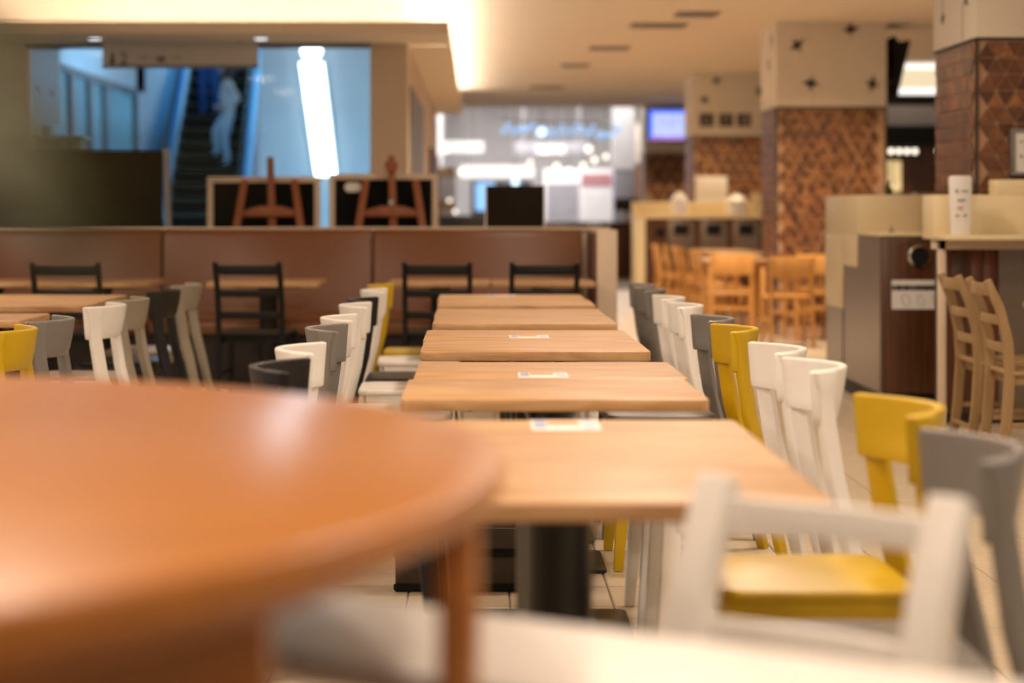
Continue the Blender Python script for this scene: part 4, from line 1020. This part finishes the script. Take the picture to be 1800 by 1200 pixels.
shopbox('sign_fascia', 'grey shop fascia under the blue light garland', 'sign', 0.75, 2.3, 41.5, 2.36, 2.62, SHOPGREY, 0.15, (('hanger', -0.6, -0.57, 2.62, 4.2, SHOPGREY), ('hanger', 0.57, 0.6, 2.62, 4.2, SHOPGREY), ('panel', -0.3, 0.3, 0.02+2.36, 2.55, SHOPWHITE),))
shopbox('shop_counter', 'dark low shop counter beyond the partition', 'counter', -0.66, 0.1, 33.0, 0, 1.12, SHOPDARK, 0.5, (('panel', -0.3, 0.3, 0.2, 0.9, SHOPTAN),))
shopbox('shop_shelf', 'tan shelf tower beside the passage wall', 'shelf', -0.72, -0.42, 36.5, 0, 2.0, SHOPTAN, 0.4, (('shelf', -0.14, 0.14, 0.8, 1.2, SHOPWHITE), ('shelf', -0.14, 0.14, 1.4, 1.8, SHOPWHITE)))
shopbox('blue_display', 'blue backlit display behind the dark menu board', 'display', -0.15, 1.15, 42.5, 0, 1.85, SHOPDARK, 0.3, (('panel', -0.55, -0.15, 1.2, 1.8, LEDBLUE), ('panel', 0.1, 0.6, 1.4, 1.75, PANEBLUE)))
shopbox('cash_register', 'dark till screen by the far tiled pillar', 'register', 2.45, 2.85, 35.5, 1.20, 1.42, RUBBER, 0.2, (('screen', -0.17, 0.17, 1.23, 1.40, SHOPDARK),))
shopbox('till_counter', 'brown till counter under the dark till screen', 'counter', 1.0, 2.95, 35.3, 0, 1.0, MATS['walnut'], 0.6, (('panel', -0.9, -0.4, 0.1, 0.95, SHOPTAN), ('panel', 0.0, 0.2, 0.1, 0.98, SHOPWHITE)))
shopbox('till_stand', 'pale stand carrying the dark till screen', 'stand', 2.60, 2.70, 35.55, 1.0, 1.20, SHOPWHITE, 0.1)

# dark food stall between the near and the bird pillar
struct(MB().box(4.2, 9, 29.0, 29.2, 0, 3.0), 'wall_right', SHOPDARK)
sp = thing('food_stall', 'dark food stall glimpsed between the two near tiled pillars', 'stall', (5.4, 25.0, 0))
MB().box(-0.9, 0.9, -0.1, 0.3, 2.02, 2.26).build('awning', RUBBER, sp, 0.01)
MB().box(-0.9, 0.9, 0.0, 0.25, 2.26, 2.52).build('fascia', SHOPGREY, sp)
MB().box(-0.9, 0.9, 1.2, 1.3, 0.0, 2.02).build('back_shelf', MATS['walnut'], sp)
MB().box(-0.25, 0.15, 1.1, 1.18, 1.45, 1.85).build('amber_glow', SHOPGLOW, sp)  # self-lit block puts an amber glow into the stall, no lamp
MB().box(-0.9, 0.9, 0.1, 0.7, 0.0, 1.2).build('counter', STEEL, sp, 0.01)
for x0, x1 in ((-0.3, 0.1), (0.15, 0.5)): MB().box(x0, x1, 0.2, 0.5, 1.2, 1.42).build('tray', CHROME, sp, 0.03)
for i, xx in enumerate((-0.18, -0.08, 0.02, 0.12, 0.42)):
    t = thing('stall_bulb', 'small warm bulb under the dark awning, '+('first beside the bird pillar', 'second from the bird pillar', 'third from the bird pillar', 'fourth from the bird pillar', 'apart from the row, by the near pillar')[i], 'lamp', (5.4+xx, 25.15, 1.98-0.03), 0, 'bulbs under the stall awning')
    MB().ball((0, 0, 0), 0.035, 12).build('globe', BULB, t)
    MB().tube([(0, 0, 0.03), (0, 0, 0.069)], 0.015, 8).build('socket', RUBBER, t)
lbx = thing('ceiling_lightbox', 'warm glowing light box between the near and bird pillars', 'light', (5.35, 24.4, 0))
MB().box(-0.42, 0.42, 0, 0.12, 2.66, 3.0).build('panel', LIGHTBOX, lbx)
MB().box(-0.44, 0.44, -0.03, 0.02, 2.62, 2.70).build('tube', TUBE, lbx, 0.01)
MB().box(-0.36, 0.44, -0.03, 0.02, 2.93, 3.0).build('tube', TUBE, lbx, 0.01)
tag(MB().ball((0, 0, 0.03), 0.03, 14, 0, 1.0).tube([(0, 0, 0.055), (0.005, 0, 0.105)], [0.012, 0.004], 8).build('lemon', LEAF, None, loc=(2.72, 13.2, 1.30)), 'small green fruit on the bin cabinet ledge', 'fruit')
